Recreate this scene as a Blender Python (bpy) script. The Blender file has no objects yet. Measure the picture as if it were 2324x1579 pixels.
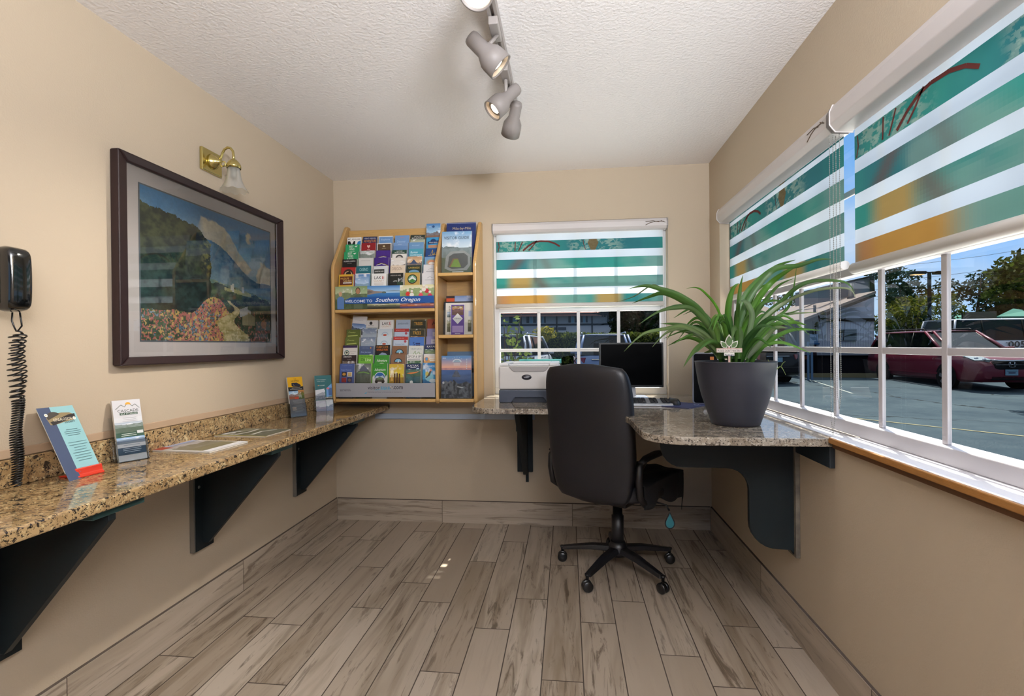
import bpy, math, random
import numpy as np
from mathutils import Vector, Matrix
S = bpy.context.scene
COL = S.collection
R = random.Random(7)
# ------------------------------------------------------------------ camera
PW, PH, FPX = 2324, 1579, 1141.89
YAW, PIT, ROL = 0.10963, -0.004122, -0.0095875
CAM = Vector((1.66829, -3.47315, 1.23852))
W = 2.615       # room width
H = 2.44        # ceiling
FWD = Vector((-math.sin(YAW)*math.cos(PIT), math.cos(YAW)*math.cos(PIT), math.sin(PIT)))
_r = Vector((math.cos(YAW), math.sin(YAW), 0)); _u = _r.cross(FWD)
RGT = _r*math.cos(ROL) + _u*math.sin(ROL); UPV = _u*math.cos(ROL) - _r*math.sin(ROL)
cd = bpy.data.cameras.new('camera'); cam = bpy.data.objects.new('camera', cd); COL.objects.link(cam)
cd.sensor_fit = 'HORIZONTAL'; cd.sensor_width = 36; cd.lens = FPX/PW*36; cd.clip_start = .05; cd.clip_end = 500
M = Matrix((RGT, UPV, -FWD)).transposed().to_4x4(); M.translation = CAM; cam.matrix_world = M
S.camera = cam
def ray(px, py): return FWD + RGT*((px-PW/2)/FPX) - UPV*((py-PH/2)/FPX)
def at(px, py, ax, v):
    d = ray(px, py); return CAM + d*((v-CAM[ax])/d[ax])
def atd(px, py, D): return CAM + ray(px, py)*D
# ------------------------------------------------------------------ world, sun, lights, exposure
wd = bpy.data.worlds.new('sky'); S.world = wd; wd.use_nodes = True
nt = wd.node_tree; N = nt.nodes; L = nt.links
bg = N['Background']; tc = N.new('ShaderNodeTexCoord'); sx = N.new('ShaderNodeSeparateXYZ'); L.new(tc.outputs['Generated'], sx.inputs[0])
rp = N.new('ShaderNodeValToRGB'); L.new(sx.outputs[2], rp.inputs[0])
els = rp.color_ramp.elements
els[0].position = 0; els[0].color = (.50, .78, 1.1, 1); els[1].position = 1; els[1].color = (2.6, 2.9, 3.3, 1)
e = els.new(.12); e.color = (.30, .60, 1.1, 1); e = els.new(.36); e.color = (.20, .48, 1.0, 1); e = els.new(.55); e.color = (1.9, 2.2, 2.7, 1)
ns = N.new('ShaderNodeTexNoise'); ns.inputs['Scale'].default_value = 3.2; ns.inputs['Detail'].default_value = 7; L.new(tc.outputs['Generated'], ns.inputs[0])
cr = N.new('ShaderNodeValToRGB'); cr.color_ramp.elements[0].position = .50; cr.color_ramp.elements[1].position = .72; L.new(ns.outputs[0], cr.inputs[0])
mx = N.new('ShaderNodeMix'); mx.data_type = 'RGBA'; L.new(cr.outputs[0], mx.inputs[0]); L.new(rp.outputs[0], mx.inputs[6]); mx.inputs[7].default_value = (.85, .9, .97, 1)
L.new(mx.outputs[2], bg.inputs[0]); bg.inputs[1].default_value = .95
SUN = Vector((-.16, -.5, -1)).normalized()
def lamp(name, kind, loc, energy, col=(1, 1, 1), d=(0, 0, -1), **k):
    l = bpy.data.lights.new(name, kind); o = bpy.data.objects.new(name, l); COL.objects.link(o)
    l.energy = energy; l.color = col; o.location = loc; o.rotation_euler = Vector(d).to_track_quat('-Z', 'Y').to_euler()
    for a, b in k.items(): setattr(l, a, b)
    return o
lamp('sun', 'SUN', (0, 20, 30), 18, (1, .95, .86), SUN, angle=.011)
# unseen fill lamps added behind the camera to brighten left wall and ceiling
lamp('fill_left_wall', 'AREA', (2.2, -4.3, 2.38), 52, (.97, .97, 1), (-2.2, 3.0, -1.3), shape='RECTANGLE', size=1.2, size_y=.8)
lamp('fill_ceiling', 'AREA', (2.25, -4.0, 1.86), 165, (.93, .95, 1), (-.12, .32, 1), shape='DISK', size=.5)
S.view_settings.view_transform = 'Standard'; S.view_settings.look = 'None'; S.view_settings.gamma = 1
S.view_settings.exposure = 0.0; S.view_settings.use_curve_mapping = False
S.cycles.use_denoising = True; S.cycles.max_bounces = 10; S.cycles.transparent_max_bounces = 24; S.cycles.sample_clamp_indirect = 6
S.cycles.caustics_reflective = False; S.cycles.caustics_refractive = False
# ------------------------------------------------------------------ materials
ALB = 1.0
def lin(c):
    if isinstance(c, str): c = tuple(int(c[i:i+2], 16) for i in (0, 2, 4))
    return tuple(ALB*((v/255)/12.92 if v/255 <= .04045 else ((v/255+.055)/1.055)**2.4) for v in c[:3])
MATS = {}
def newmat(name):
    m = bpy.data.materials.new(name); m.use_nodes = True
    nt = m.node_tree; return m, nt.nodes, nt.links, nt.nodes['Principled BSDF']
def mat(name, c='808080', rough=.5, metal=0, spec=None, bump=0, bscale=200, var=0, vscale=8, coat=0, emit=None, estr=1, stretch=None, sheen=0):
    if name in MATS: return MATS[name]
    if spec is None: spec = .5 if ALB == 1 else .05
    m, N, L, b = newmat(name); MATS[name] = m
    b.inputs['Base Color'].default_value = (*lin(c), 1); b.inputs['Roughness'].default_value = rough; b.inputs['Metallic'].default_value = metal
    b.inputs['Specular IOR Level'].default_value = spec; b.inputs['Coat Weight'].default_value = coat
    if emit: b.inputs['Emission Color'].default_value = (*lin(emit), 1); b.inputs['Emission Strength'].default_value = estr
    if bump or var:
        tc = N.new('ShaderNodeTexCoord'); src = tc.outputs['Object']
        if stretch:
            mp = N.new('ShaderNodeMapping'); mp.inputs['Scale'].default_value = stretch; L.new(src, mp.inputs[0]); src = mp.outputs[0]
    if bump:
        n = N.new('ShaderNodeTexNoise'); n.inputs['Scale'].default_value = bscale; n.inputs['Detail'].default_value = 3; L.new(src, n.inputs[0])
        bp = N.new('ShaderNodeBump'); bp.inputs['Strength'].default_value = bump; bp.inputs['Distance'].default_value = .004; L.new(n.outputs[0], bp.inputs['Height']); L.new(bp.outputs[0], b.inputs['Normal'])
    if var:
        n = N.new('ShaderNodeTexNoise'); n.inputs['Scale'].default_value = vscale; n.inputs['Detail'].default_value = 5; L.new(src, n.inputs[0])
        h = N.new('ShaderNodeHueSaturation'); h.inputs['Color'].default_value = (*lin(c), 1)
        mr = N.new('ShaderNodeMapRange'); mr.inputs[1].default_value = .3; mr.inputs[2].default_value = .7; mr.inputs[3].default_value = 1-var; mr.inputs[4].default_value = 1+var
        L.new(n.outputs[0], mr.inputs[0]); L.new(mr.outputs[0], h.inputs['Value']); L.new(h.outputs[0], b.inputs['Base Color'])
    return m
def attrmat(name, rough=.4, spec=.4, trans=0, coat=0, sheer=0, bump=0):
    """colour taken from the mesh's own print / leaf colours"""
    if name in MATS: return MATS[name]
    m, N, L, b = newmat(name); MATS[name] = m
    a = N.new('ShaderNodeAttribute'); a.attribute_name = 'Col'; L.new(a.outputs[0], b.inputs['Base Color'])
    b.inputs['Roughness'].default_value = rough; b.inputs['Specular IOR Level'].default_value = spec; b.inputs['Coat Weight'].default_value = coat
    out = N['Material Output']; cur = b.outputs[0]
    if trans:
        t = N.new('ShaderNodeBsdfTranslucent'); L.new(a.outputs[0], t.inputs[0]); x = N.new('ShaderNodeMixShader'); x.inputs[0].default_value = trans
        L.new(cur, x.inputs[1]); L.new(t.outputs[0], x.inputs[2]); cur = x.outputs[0]
    if sheer:
        t = N.new('ShaderNodeBsdfTransparent'); x = N.new('ShaderNodeMixShader'); x.inputs[0].default_value = sheer
        L.new(cur, x.inputs[1]); L.new(t.outputs[0], x.inputs[2]); cur = x.outputs[0]
    L.new(cur, out.inputs[0])
    return m
def glassmat(name, tint=(1, 1, 1), refl=1.0, rough=0.0, haze=0):
    """thin pane: fresnel mirror over a clear, slightly tinted sheet"""
    if name in MATS: return MATS[name]
    m, N, L, b = newmat(name); MATS[name] = m; N.remove(b)
    t = N.new('ShaderNodeBsdfTransparent'); t.inputs[0].default_value = (*tint, 1); g = N.new('ShaderNodeBsdfGlossy'); g.inputs['Roughness'].default_value = rough
    fr = N.new('ShaderNodeFresnel'); fr.inputs[0].default_value = 1.5; ml = N.new('ShaderNodeMath'); ml.operation = 'MULTIPLY'; ml.inputs[1].default_value = refl; L.new(fr.outputs[0], ml.inputs[0])
    x = N.new('ShaderNodeMixShader'); L.new(ml.outputs[0], x.inputs[0]); L.new(t.outputs[0], x.inputs[1]); L.new(g.outputs[0], x.inputs[2]); cur = x.outputs[0]
    if haze:
        d = N.new('ShaderNodeBsdfTranslucent'); d2 = N.new('ShaderNodeBsdfDiffuse'); a = N.new('ShaderNodeAddShader'); x2 = N.new('ShaderNodeMixShader'); x2.inputs[0].default_value = haze
        d.inputs[0].default_value = d2.inputs[0].default_value = (.45, .45, .43, 1)
        L.new(d.outputs[0], a.inputs[0]); L.new(d2.outputs[0], a.inputs[1]); L.new(cur, x2.inputs[1]); L.new(a.outputs[0], x2.inputs[2]); cur = x2.outputs[0]
    L.new(cur, N['Material Output'].inputs[0]); return m
def granite(name, base, dark, mid, light, rough=.07):
    if name in MATS: return MATS[name]
    m, N, L, b = newmat(name); MATS[name] = m
    tc = N.new('ShaderNodeTexCoord')
    def noise(sc, det, rgh=.6, dist=0):
        n = N.new('ShaderNodeTexNoise'); n.inputs['Scale'].default_value = sc; n.inputs['Detail'].default_value = det; n.inputs['Roughness'].default_value = rgh; n.inputs['Distortion'].default_value = dist
        L.new(tc.outputs['Object'], n.inputs[0]); return n.outputs[0]
    def ramp(src, p0, p1):
        r = N.new('ShaderNodeMapRange'); r.inputs[1].default_value = p0; r.inputs[2].default_value = p1; L.new(src, r.inputs[0]); return r.outputs[0]
    cur = None
    def mixc(f, c1, c2):
        x = N.new('ShaderNodeMix'); x.data_type = 'RGBA'; L.new(f, x.inputs[0])
        if isinstance(c1, str): x.inputs[6].default_value = (*lin(c1), 1)
        else: L.new(c1, x.inputs[6])
        x.inputs[7].default_value = (*lin(c2), 1); return x.outputs[2]
    cur = mixc(ramp(noise(14, 6), .42, .6), base, mid)
    cur = mixc(ramp(noise(60, 4, .7), .55, .64), cur, light)
    cur = mixc(ramp(noise(52, 5, .75, .8), .545, .585), cur, dark)
    cur = mixc(ramp(noise(130, 3, .7), .57, .62), cur, '2a2622')
    L.new(cur, b.inputs['Base Color']); b.inputs['Roughness'].default_value = rough; b.inputs['Specular IOR Level'].default_value = .6
    return m
PRINT = lambda: attrmat('printed_paper', .42, .35)
# ------------------------------------------------------------------ mesh builder
def wmat(o):
    m = o.matrix_basis.copy()
    return wmat(o.parent) @ o.matrix_parent_inverse @ m if o.parent else m
class MB:
    def __init__(s): s.v, s.f, s.m, s.c, s.s = [], [], [], [], []
    def add(s, vs, fs, m=0, c=None, sm=False):
        n = len(s.v); s.v += [tuple(v) for v in vs]
        for f in fs: s.f.append([i+n for i in f]); s.m.append(m); s.c.append(c); s.s.append(sm)
        return s
    def box(s, a, b, m=0, c=None):
        x0, y0, z0 = a; x1, y1, z1 = b
        return s.add([(x0, y0, z0), (x1, y0, z0), (x1, y1, z0), (x0, y1, z0), (x0, y0, z1), (x1, y0, z1), (x1, y1, z1), (x0, y1, z1)],
                     [(0, 3, 2, 1), (4, 5, 6, 7), (0, 1, 5, 4), (1, 2, 6, 5), (2, 3, 7, 6), (3, 0, 4, 7)], m, c)
    def prism(s, pts, ax, a, b, m=0, c=None):
        """polygon in the two other axes (in xyz order) swept along ax from a to b"""
        def P(p, t):
            p = list(p); p.insert(ax, t); return p
        n = len(pts); ar = sum(pts[i][0]*pts[(i+1) % n][1]-pts[(i+1) % n][0]*pts[i][1] for i in range(n))
        if (ar > 0) == (ax == 1): pts = pts[::-1]
        vs = [P(p, a) for p in pts]+[P(p, b) for p in pts]
        fs = [list(range(n))[::-1], list(range(n, 2*n))]+[(i, (i+1) % n, n+(i+1) % n, n+i) for i in range(n)]
        return s.add(vs, fs, m, c)
    def tube(s, path, r, n=8, m=0, c=None, caps=True, flat=None):
        path = [Vector(p) for p in path]; k = len(path); vs = []; fs = []
        up = None
        for i, p in enumerate(path):
            t = (path[min(i+1, k-1)]-path[max(i-1, 0)]).normalized()
            if up is None:
                up = Vector((0, 0, 1)) if abs(t.z) < .9 else Vector((1, 0, 0))
            a = t.cross(up).normalized(); up = a.cross(t).normalized()
            rr = r[i] if isinstance(r, (list, tuple)) else r
            for j in range(n):
                w = 2*math.pi*j/n; vs.append(p+a*(rr*math.cos(w))+up*(rr*(flat or 1)*math.sin(w)))
        for i in range(k-1):
            for j in range(n): fs.append((i*n+j, i*n+(j+1) % n, (i+1)*n+(j+1) % n, (i+1)*n+j))
        if caps: fs.append(list(range(n))[::-1]); fs.append(list(range((k-1)*n, k*n)))
        s.add(vs, fs[:-2] if caps else fs, m, c, True)
        if caps:
            b0 = len(s.v)-k*n
            for f in fs[-2:]: s.f.append([i+b0 for i in f]); s.m.append(m); s.c.append(c); s.s.append(False)
        return s
    def lathe(s, prof, cen=(0, 0, 0), n=32, axis=(0, 0, 1), m=0, c=None, wave=None, sm=True, caps=True):
        q = Vector((0, 0, 1)).rotation_difference(Vector(axis)); cen = Vector(cen); vs = []; fs = []; k = len(prof)
        for i, (r, z) in enumerate(prof):
            for j in range(n):
                w = 2*math.pi*j/n; rr = r; zz = z
                if wave: rr, zz = wave(i, w, r, z)
                vs.append(cen+q @ Vector((rr*math.cos(w), rr*math.sin(w), zz)))
        for i in range(k-1):
            for j in range(n): fs.append((i*n+j, i*n+(j+1) % n, (i+1)*n+(j+1) % n, (i+1)*n+j))
        s.add(vs, fs, m, c, sm)
        if caps:
            b0 = len(s.v)-k*n
            for f, r in ((list(range(n))[::-1], prof[0][0]), (list(range((k-1)*n, k*n)), prof[-1][0])):
                if r > 1e-6: s.f.append([i+b0 for i in f]); s.m.append(m); s.c.append(c); s.s.append(False)
        return s
    def grid(s, fn, nu, nv, m=0, col=None, sm=True, cu=False):
        """fn(u,v)->point; col(u,v)->colour of a face"""
        nu1 = nu if cu else nu+1
        vs = [fn(i/nu, j/nv) for j in range(nv+1) for i in range(nu1)]; n = len(s.v); s.v += [tuple(v) for v in vs]
        for j in range(nv):
            for i in range(nu):
                i2 = (i+1) % nu1
                s.f.append([n+j*nu1+i, n+j*nu1+i2, n+(j+1)*nu1+i2, n+(j+1)*nu1+i]); s.m.append(m); s.s.append(sm)
                s.c.append(col((i+.5)/nu, (j+.5)/nv) if col else None)
        return s
    def xf(s, Mx): s.v = [tuple(Mx @ Vector(v)) for v in s.v]; return s
    def build(s, name, mats, parent=None, bevel=0, seg=2, sub=0, local=False, solid=0):
        me = bpy.data.meshes.new(name)
        vs = s.v
        if parent and not local:
            inv = wmat(parent).inverted(); vs = [tuple(inv @ Vector(v)) for v in vs]
        me.from_pydata(vs, [], s.f)
        if not isinstance(mats, (list, tuple)): mats = [mats]
        for mm in mats: me.materials.append(mm)
        me.polygons.foreach_set('material_index', s.m); me.polygons.foreach_set('use_smooth', s.s)
        if any(c is not None for c in s.c):
            a = me.color_attributes.new('Col', 'FLOAT_COLOR', 'CORNER'); d = []
            for f, c in zip(s.f, s.c): d += list((*(c or (.8, .8, .8)), 1))*len(f)
            a.data.foreach_set('color', d)
        me.update()
        o = bpy.data.objects.new(name, me); COL.objects.link(o)
        if parent: o.parent = parent
        if bevel:
            b = o.modifiers.new('edge', 'BEVEL'); b.width = bevel; b.segments = seg; b.limit_method = 'ANGLE'; b.angle_limit = .6; b.use_clamp_overlap = True
        if sub: b = o.modifiers.new('smooth', 'SUBSURF'); b.levels = sub; b.render_levels = sub
        if solid: b = o.modifiers.new('thick', 'SOLIDIFY'); b.thickness = solid; b.offset = 0
        return o
def thing(name, label, cat, loc=(0, 0, 0), rz=0, group=None):
    o = bpy.data.objects.new(name, None); COL.objects.link(o); o.location = loc; o.rotation_euler = (0, 0, rz); o.empty_display_size = .05
    return tag(o, label, cat, group)
def tag(o, label, cat, group=None):
    o['label'] = label; o['category'] = cat
    if group: o['group'] = group
    return o
def struct(o, **k):
    o['kind'] = 'structure'; return o
def cube(a, b): return MB().box(a, b)
def rrect(x0, y0, x1, y1, r, n=6):
    pts = []
    for cx, cy, a0 in ((x1-r, y1-r, 0), (x0+r, y1-r, 90), (x0+r, y0+r, 180), (x1-r, y0+r, 270)):
        for i in range(n+1):
            a = math.radians(a0+90*i/n); pts.append((cx+r*math.cos(a), cy+r*math.sin(a)))
    return pts
# value noise for prints
def _h(i, j, s): 
    n = (i*374761393+j*668265263+s*1442695041) & 0xffffffff; n = ((n ^ (n >> 13))*1274126177) & 0xffffffff; return ((n ^ (n >> 16)) & 0xffff)/65535
def vn(x, y, s=0):
    i, j = math.floor(x), math.floor(y); a, b = x-i, y-j; a = a*a*(3-2*a); b = b*b*(3-2*b)
    return (_h(i, j, s)*(1-a)+_h(i+1, j, s)*a)*(1-b)+(_h(i, j+1, s)*(1-a)+_h(i+1, j+1, s)*a)*b
def fbm(x, y, s=0, o=4):
    t = 0; w = .5
    for k in range(o): t += w*vn(x, y, s+k); x *= 2.1; y *= 2.1; w *= .5
    return t/(1-.5**o)
def lerp(a, b, t): t = max(0, min(1, t)); return tuple(p+(q-p)*t for p, q in zip(a, b))
def ss(a, b, x): t = max(0, min(1, (x-a)/(b-a))); return t*t*(3-2*t)
# ------------------------------------------------------------------ printing: flat ink layers on a sheet (x right, z up, facing -y)
GL = {}
def glyphs(txt, shear, bold):
    k = (txt, shear, bold)
    if k not in GL:
        cu = bpy.data.curves.new('t', 'FONT'); cu.body = txt; cu.size = 1; cu.shear = shear; cu.offset = bold; cu.resolution_u = 2
        o = bpy.data.objects.new('t', cu); COL.objects.link(o); bpy.context.view_layer.update()
        me = bpy.data.meshes.new_from_object(o.evaluated_get(bpy.context.evaluated_depsgraph_get()))
        vs = [tuple(v.co)[:2] for v in me.vertices]; fs = [list(p.vertices) for p in me.polygons]
        bpy.data.objects.remove(o); bpy.data.curves.remove(cu); bpy.data.meshes.remove(me)
        xs = [v[0] for v in vs] or [0]; ys = [v[1] for v in vs] or [0]
        GL[k] = (vs, fs, min(xs), max(xs), min(ys), max(ys))
    return GL[k]
class Print:
    def __init__(s, x0, z0, w, h, y=0, step=.00018): s.mb = MB(); s.x0, s.z0, s.w, s.h, s.y, s.step, s.k = x0, z0, w, h, y, step, 1
    def P(s, x, y): return (s.x0+x*s.w, s.y-s.k*s.step, s.z0+s.h-y*s.w)      # y runs down from the top, in sheet widths
    def poly(s, pts, c): s.k += 1; s.mb.add([s.P(*p) for p in pts], [list(range(len(pts)))], 0, lin(c)); return s
    def rect(s, x0, y0, x1, y1, c): return s.poly([(x0, y1), (x1, y1), (x1, y0), (x0, y0)], c)
    def ell(s, cx, cy, rx, ry, c, n=20, a0=0, a1=360):
        return s.poly([(cx+rx*math.cos(math.radians(a0+(a1-a0)*i/n)), cy-ry*math.sin(math.radians(a0+(a1-a0)*i/n))) for i in range(n+(a1-a0 < 360))], c)
    def line(s, pts, w, c):
        for a, b in zip(pts, pts[1:]):
            d = Vector((b[0]-a[0], b[1]-a[1])); n = Vector((-d.y, d.x)).normalized()*w/2
            s.mb.add([s.P(a[0]-n.x, a[1]-n.y), s.P(b[0]-n.x, b[1]-n.y), s.P(b[0]+n.x, b[1]+n.y), s.P(a[0]+n.x, a[1]+n.y)], [(0, 1, 2, 3)], 0, lin(c))
        s.k += 1; return s
    def text(s, t, cx, cy, hgt, c, wid=None, shear=0, bold=.003):
        vs, fs, a, b, q, r = glyphs(t, shear, bold)
        if not vs: return s
        s.k += 1; sy = hgt/max(r-q, .01); sxx = wid/(b-a) if wid else sy
        s.mb.add([s.P(cx+(v[0]-(a+b)/2)*sxx, cy-(v[1]-(q+r)/2)*sy) for v in vs], fs, 0, lin(c)); return s
    def lines(s, x0, x1, y0, n, dy, c, th=.018, seed=0):
        rr = random.Random(seed)
        for i in range(n): 
            t = rr.uniform(.6, 1); m = (x0+x1)/2; s.rect(m-(x1-x0)/2*t, y0+i*dy, m+(x1-x0)/2*t, y0+i*dy+th, c); s.k -= 1
        s.k += 1; return s
    def img(s, x0, y0, x1, y1, fn, nx=16, ny=16):
        s.k += 1
        s.mb.grid(lambda u, v: s.P(x0+(x1-x0)*u, y1+(y0-y1)*v), nx, ny, 0, fn, False); return s
    def scene(s, x0, y0, x1, y1, sky='6f9fd0', sky2='c9d8e6', hill='4a5a66', land='3f5a35', hz=.55, amp=.25, seed=0, nx=16, ny=18):
        a, b, c, d = lin(sky), lin(sky2), lin(hill), lin(land)
        def fn(u, v):
            r = hz+amp*(fbm(u*3, seed*7.3, seed)-.4)
            if v > r: return lerp(lerp(b, a, (v-r)/(1.01-r)), (.9, .9, .93), .7*ss(.55, .8, fbm(u*4, v*6, seed+3)))
            if v > hz*.6: return lerp(c, b, .35*fbm(u*9, v*9, seed+1))
            return lerp(d, c, fbm(u*10, v*14, seed+2)*1.1-.2)
        return s.img(x0, y0, x1, y1, fn, int(nx*2.2), int(ny*2.2))
# ------------------------------------------------------------------ room shell
WALL = mat('painted_wall', 'bcad98', .75, bump=.16, bscale=170, spec=.25)
CEIL = mat('textured_ceiling', 'f4f1f2', .9, bump=.8, bscale=75, spec=.1)
WHITE = mat('white_vinyl', 'd6d5d6', .4)
BACK_Y, FRONT_Y = 0.16, -8.0
WX0, WX1, WZ0, WZ1 = 1.155, 2.345, .895, 2.09        # back window opening
RY0, RY1, RZ0, RZ1 = -3.02, -.22, .885, 2.075        # side window opening
def planks_mat():
    m, N, L, b = newmat('wood_look_tile')
    a = N.new('ShaderNodeAttribute'); a.attribute_name = 'Col'; sp = N.new('ShaderNodeSeparateXYZ'); L.new(a.outputs[1], sp.inputs[0])
    tc = N.new('ShaderNodeTexCoord')
    cb = N.new('ShaderNodeCombineXYZ'); L.new(sp.outputs[0], cb.inputs[2])
    sc = N.new('ShaderNodeVectorMath'); sc.operation = 'SCALE'; sc.inputs[3].default_value = 60; L.new(cb.outputs[0], sc.inputs[0])
    mp = N.new('ShaderNodeMapping'); L.new(tc.outputs['UV'], mp.inputs[0]); mp.inputs['Scale'].default_value = (22, 2.1, 1)
    ad = N.new('ShaderNodeVectorMath'); L.new(mp.outputs[0], ad.inputs[0]); L.new(sc.outputs[0], ad.inputs[1])
    def noise(s, d, dist, rg=.6):
        n = N.new('ShaderNodeTexNoise'); n.inputs['Scale'].default_value = s; n.inputs['Detail'].default_value = d; n.inputs['Distortion'].default_value = dist; n.inputs['Roughness'].default_value = rg
        L.new(ad.outputs[0], n.inputs[0]); return n.outputs[0]
    def rng(src, p0, p1, q0=0, q1=1):
        r = N.new('ShaderNodeMapRange'); r.inputs[1].default_value = p0; r.inputs[2].default_value = p1; r.inputs[3].default_value = q0; r.inputs[4].default_value = q1; L.new(src, r.inputs[0]); return r.outputs[0]
    def mul(p, q):
        x = N.new('ShaderNodeMath'); x.operation = 'MULTIPLY'; L.new(p, x.inputs[0]); L.new(q, x.inputs[1]); return x.outputs[0]
    def mixc(f, c1, c2):
        x = N.new('ShaderNodeMix'); x.data_type = 'RGBA'; L.new(f, x.inputs[0])
        for s_, c in ((6, c1), (7, c2)):
            if isinstance(c, str): x.inputs[s_].default_value = (*lin(c), 1)
            else: L.new(c, x.inputs[s_])
        return x.outputs[2]
    cur = mixc(sp.outputs[1], 'bfb2a2', 'a09180')
    cur = mixc(mul(rng(noise(.45, 3, .9), .44, .62, 0, .75), sp.outputs[2]), cur, '80705c')
    cur = mixc(mul(rng(noise(1.0, 6, 1.6, .7), .53, .63, 0, .9), sp.outputs[2]), cur, '554636')
    L.new(cur, b.inputs['Base Color']); b.inputs['Roughness'].default_value = .28; b.inputs['Specular IOR Level'].default_value = .45
    return m
TILE = planks_mat(); GROUT = mat('grout', '4a4038', .9)
def plank(mb, q, uv, rnd):
    """q: four corners, uv: four (across, along) coordinates in metres"""
    n = len(mb.v); mb.v += [tuple(p) for p in q]; mb.f.append([n, n+1, n+2, n+3]); mb.m.append(0); mb.s.append(False); mb.c.append(rnd); mb.uv.append(uv)
def build_planks(mb, name, parent=None, extra=GROUT):
    nuv = mb.uv; o = mb.build(name, [TILE, extra], parent)
    ul = o.data.uv_layers.new(name='UVMap'); k = 0
    for p in o.data.polygons:
        t = nuv[p.index] if p.index < len(nuv) else [(0, 0)]*4
        for li, c in zip(p.loop_indices, t): ul.data[li].uv = c
    return o
X0, PWID, PLEN, G = .0135, .1548, .983, .0022
JY = {0: -1.61, 1: -.319, 2: -.365, 3: -.749, 4: -.193, 5: -.91, 6: -.112, 7: -.623, 8: -.314, 9: -.04, 10: -.63, 11: -.225, 12: -.022, 13: -.434, 14: -.607, 15: -.196, 16: -.34}
mb = MB(); mb.uv = []
rr = random.Random(3)
for k in range(-1, 17):
    xa = max(0, X0+k*PWID+G); xb = min(W, X0+(k+1)*PWID-G)
    if xb-xa < .003: continue
    j = JY.get(k, -.5); y1 = 0; ys = [y for y in (j+PLEN-PLEN*i for i in range(0, 12)) if y < -.004]
    for y in ys+[FRONT_Y]:
        y = max(y, FRONT_Y)
        if y1-y > .02:
            a, b_ = y+G, y1-G
            plain = rr.random() < .22
            plank(mb, [(xa, a, 0), (xb, a, 0), (xb, b_, 0), (xa, b_, 0)], [(xa, a), (xb, a), (xb, b_), (xa, b_)], (rr.random(), rr.random(), .12 if plain else rr.uniform(.6, 1)))
        y1 = y
mb.add([(0, FRONT_Y, -.002), (W, FRONT_Y, -.002), (W, 0, -.002), (0, 0, -.002)], [(0, 1, 2, 3)], 1, (0, 0, 0)); mb.uv.append([(0, 0)]*4)
mb.box((0, FRONT_Y, -.12), (W, 0, -.004), 1, (0, 0, 0))
struct(build_planks(mb, 'floor'))
BBH, BT = .1525, .010
def baseboard(name, pts, joints):
    mb = MB(); mb.uv = []; rr = random.Random(len(name))
    (xa, ya), (xb, yb) = pts; d = Vector((xb-xa, yb-ya, 0)); ln = d.length; d.normalize(); n = Vector((-d.y, d.x, 0))     # n points into the room
    js = [0]+joints+[ln]
    for a, b in zip(js, js[1:]):
        p, q = Vector((xa, ya, 0))+d*(a+.0015), Vector((xa, ya, 0))+d*(b-.0015); t = n*BT; z = Vector((0, 0, BBH)); r = (rr.random(), rr.uniform(0, .6), rr.uniform(.45, .9))
        plank(mb, [p+t, q+t, q+t+z, p+t+z], [(0, a), (0, b), (BBH, b), (BBH, a)], r); plank(mb, [p+t+z, q+t+z, q+z, p+z], [(0, a), (0, b), (.01, b), (.01, a)], r)
    p, q = Vector((xa, ya, 0)), Vector((xb, yb, 0)); t = n*(BT-.001); z = Vector((0, 0, BBH-.001))
    mb.add([p, q, q+z, p+z, p+t, q+t, q+t+z, p+t+z], [(4, 5, 6, 7), (7, 6, 2, 3), (0, 4, 7, 3), (1, 2, 6, 5), (0, 3, 2, 1), (0, 1, 5, 4)], 1, (0, 0, 0)); mb.uv += [[(0, 0)]*4]*6
    z = Vector((0, 0, BBH)); c = Vector((0, 0, .004)); mb.add([p+z, q+z, q+z+n*.008, p+z+n*.008, p+z+c, q+z+c], [(3, 2, 5, 4), (0, 4, 5, 1)], 1, (0, 0, 0)); mb.uv += [[(0, 0)]*4]*2
    return struct(build_planks(mb, name))
baseboard('baseboard_back', ((W-BT, 0), (BT, 0)), [.913, 1.823])
baseboard('baseboard_left', ((0, 0), (0, FRONT_Y)), [1.07, 1.983, 2.9, 3.8, 4.7])
baseboard('baseboard_right', ((W, FRONT_Y), (W, 0)), [4.4, 5.3, 6.21, 7.12])
# walls
struct(cube((-.15, FRONT_Y, -.1), (0, .16, H+.1)).build('wall_left', WALL))
mb = MB()
mb.box((0, 0, -.1), (WX0, .16, H+.1)); mb.box((WX1, 0, -.1), (W+.15, .16, H+.1)); mb.box((WX0, 0, -.1), (WX1, .16, WZ0)); mb.box((WX0, 0, WZ1), (WX1, .16, H+.1))
struct(mb.build('wall_back', WALL))
mb = MB()
mb.box((W, RY1, -.1), (W+.15, 0, H+.1)); mb.box((W, FRONT_Y, -.1), (W+.15, RY0, H+.1)); mb.box((W, RY0, -.1), (W+.15, RY1, RZ0)); mb.box((W, RY0, RZ1), (W+.15, RY1, H+.1))
struct(mb.build('wall_right', WALL))
struct(cube((-.15, FRONT_Y, H), (W+.15, .16, H+.1)).build('ceiling', CEIL))
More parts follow.
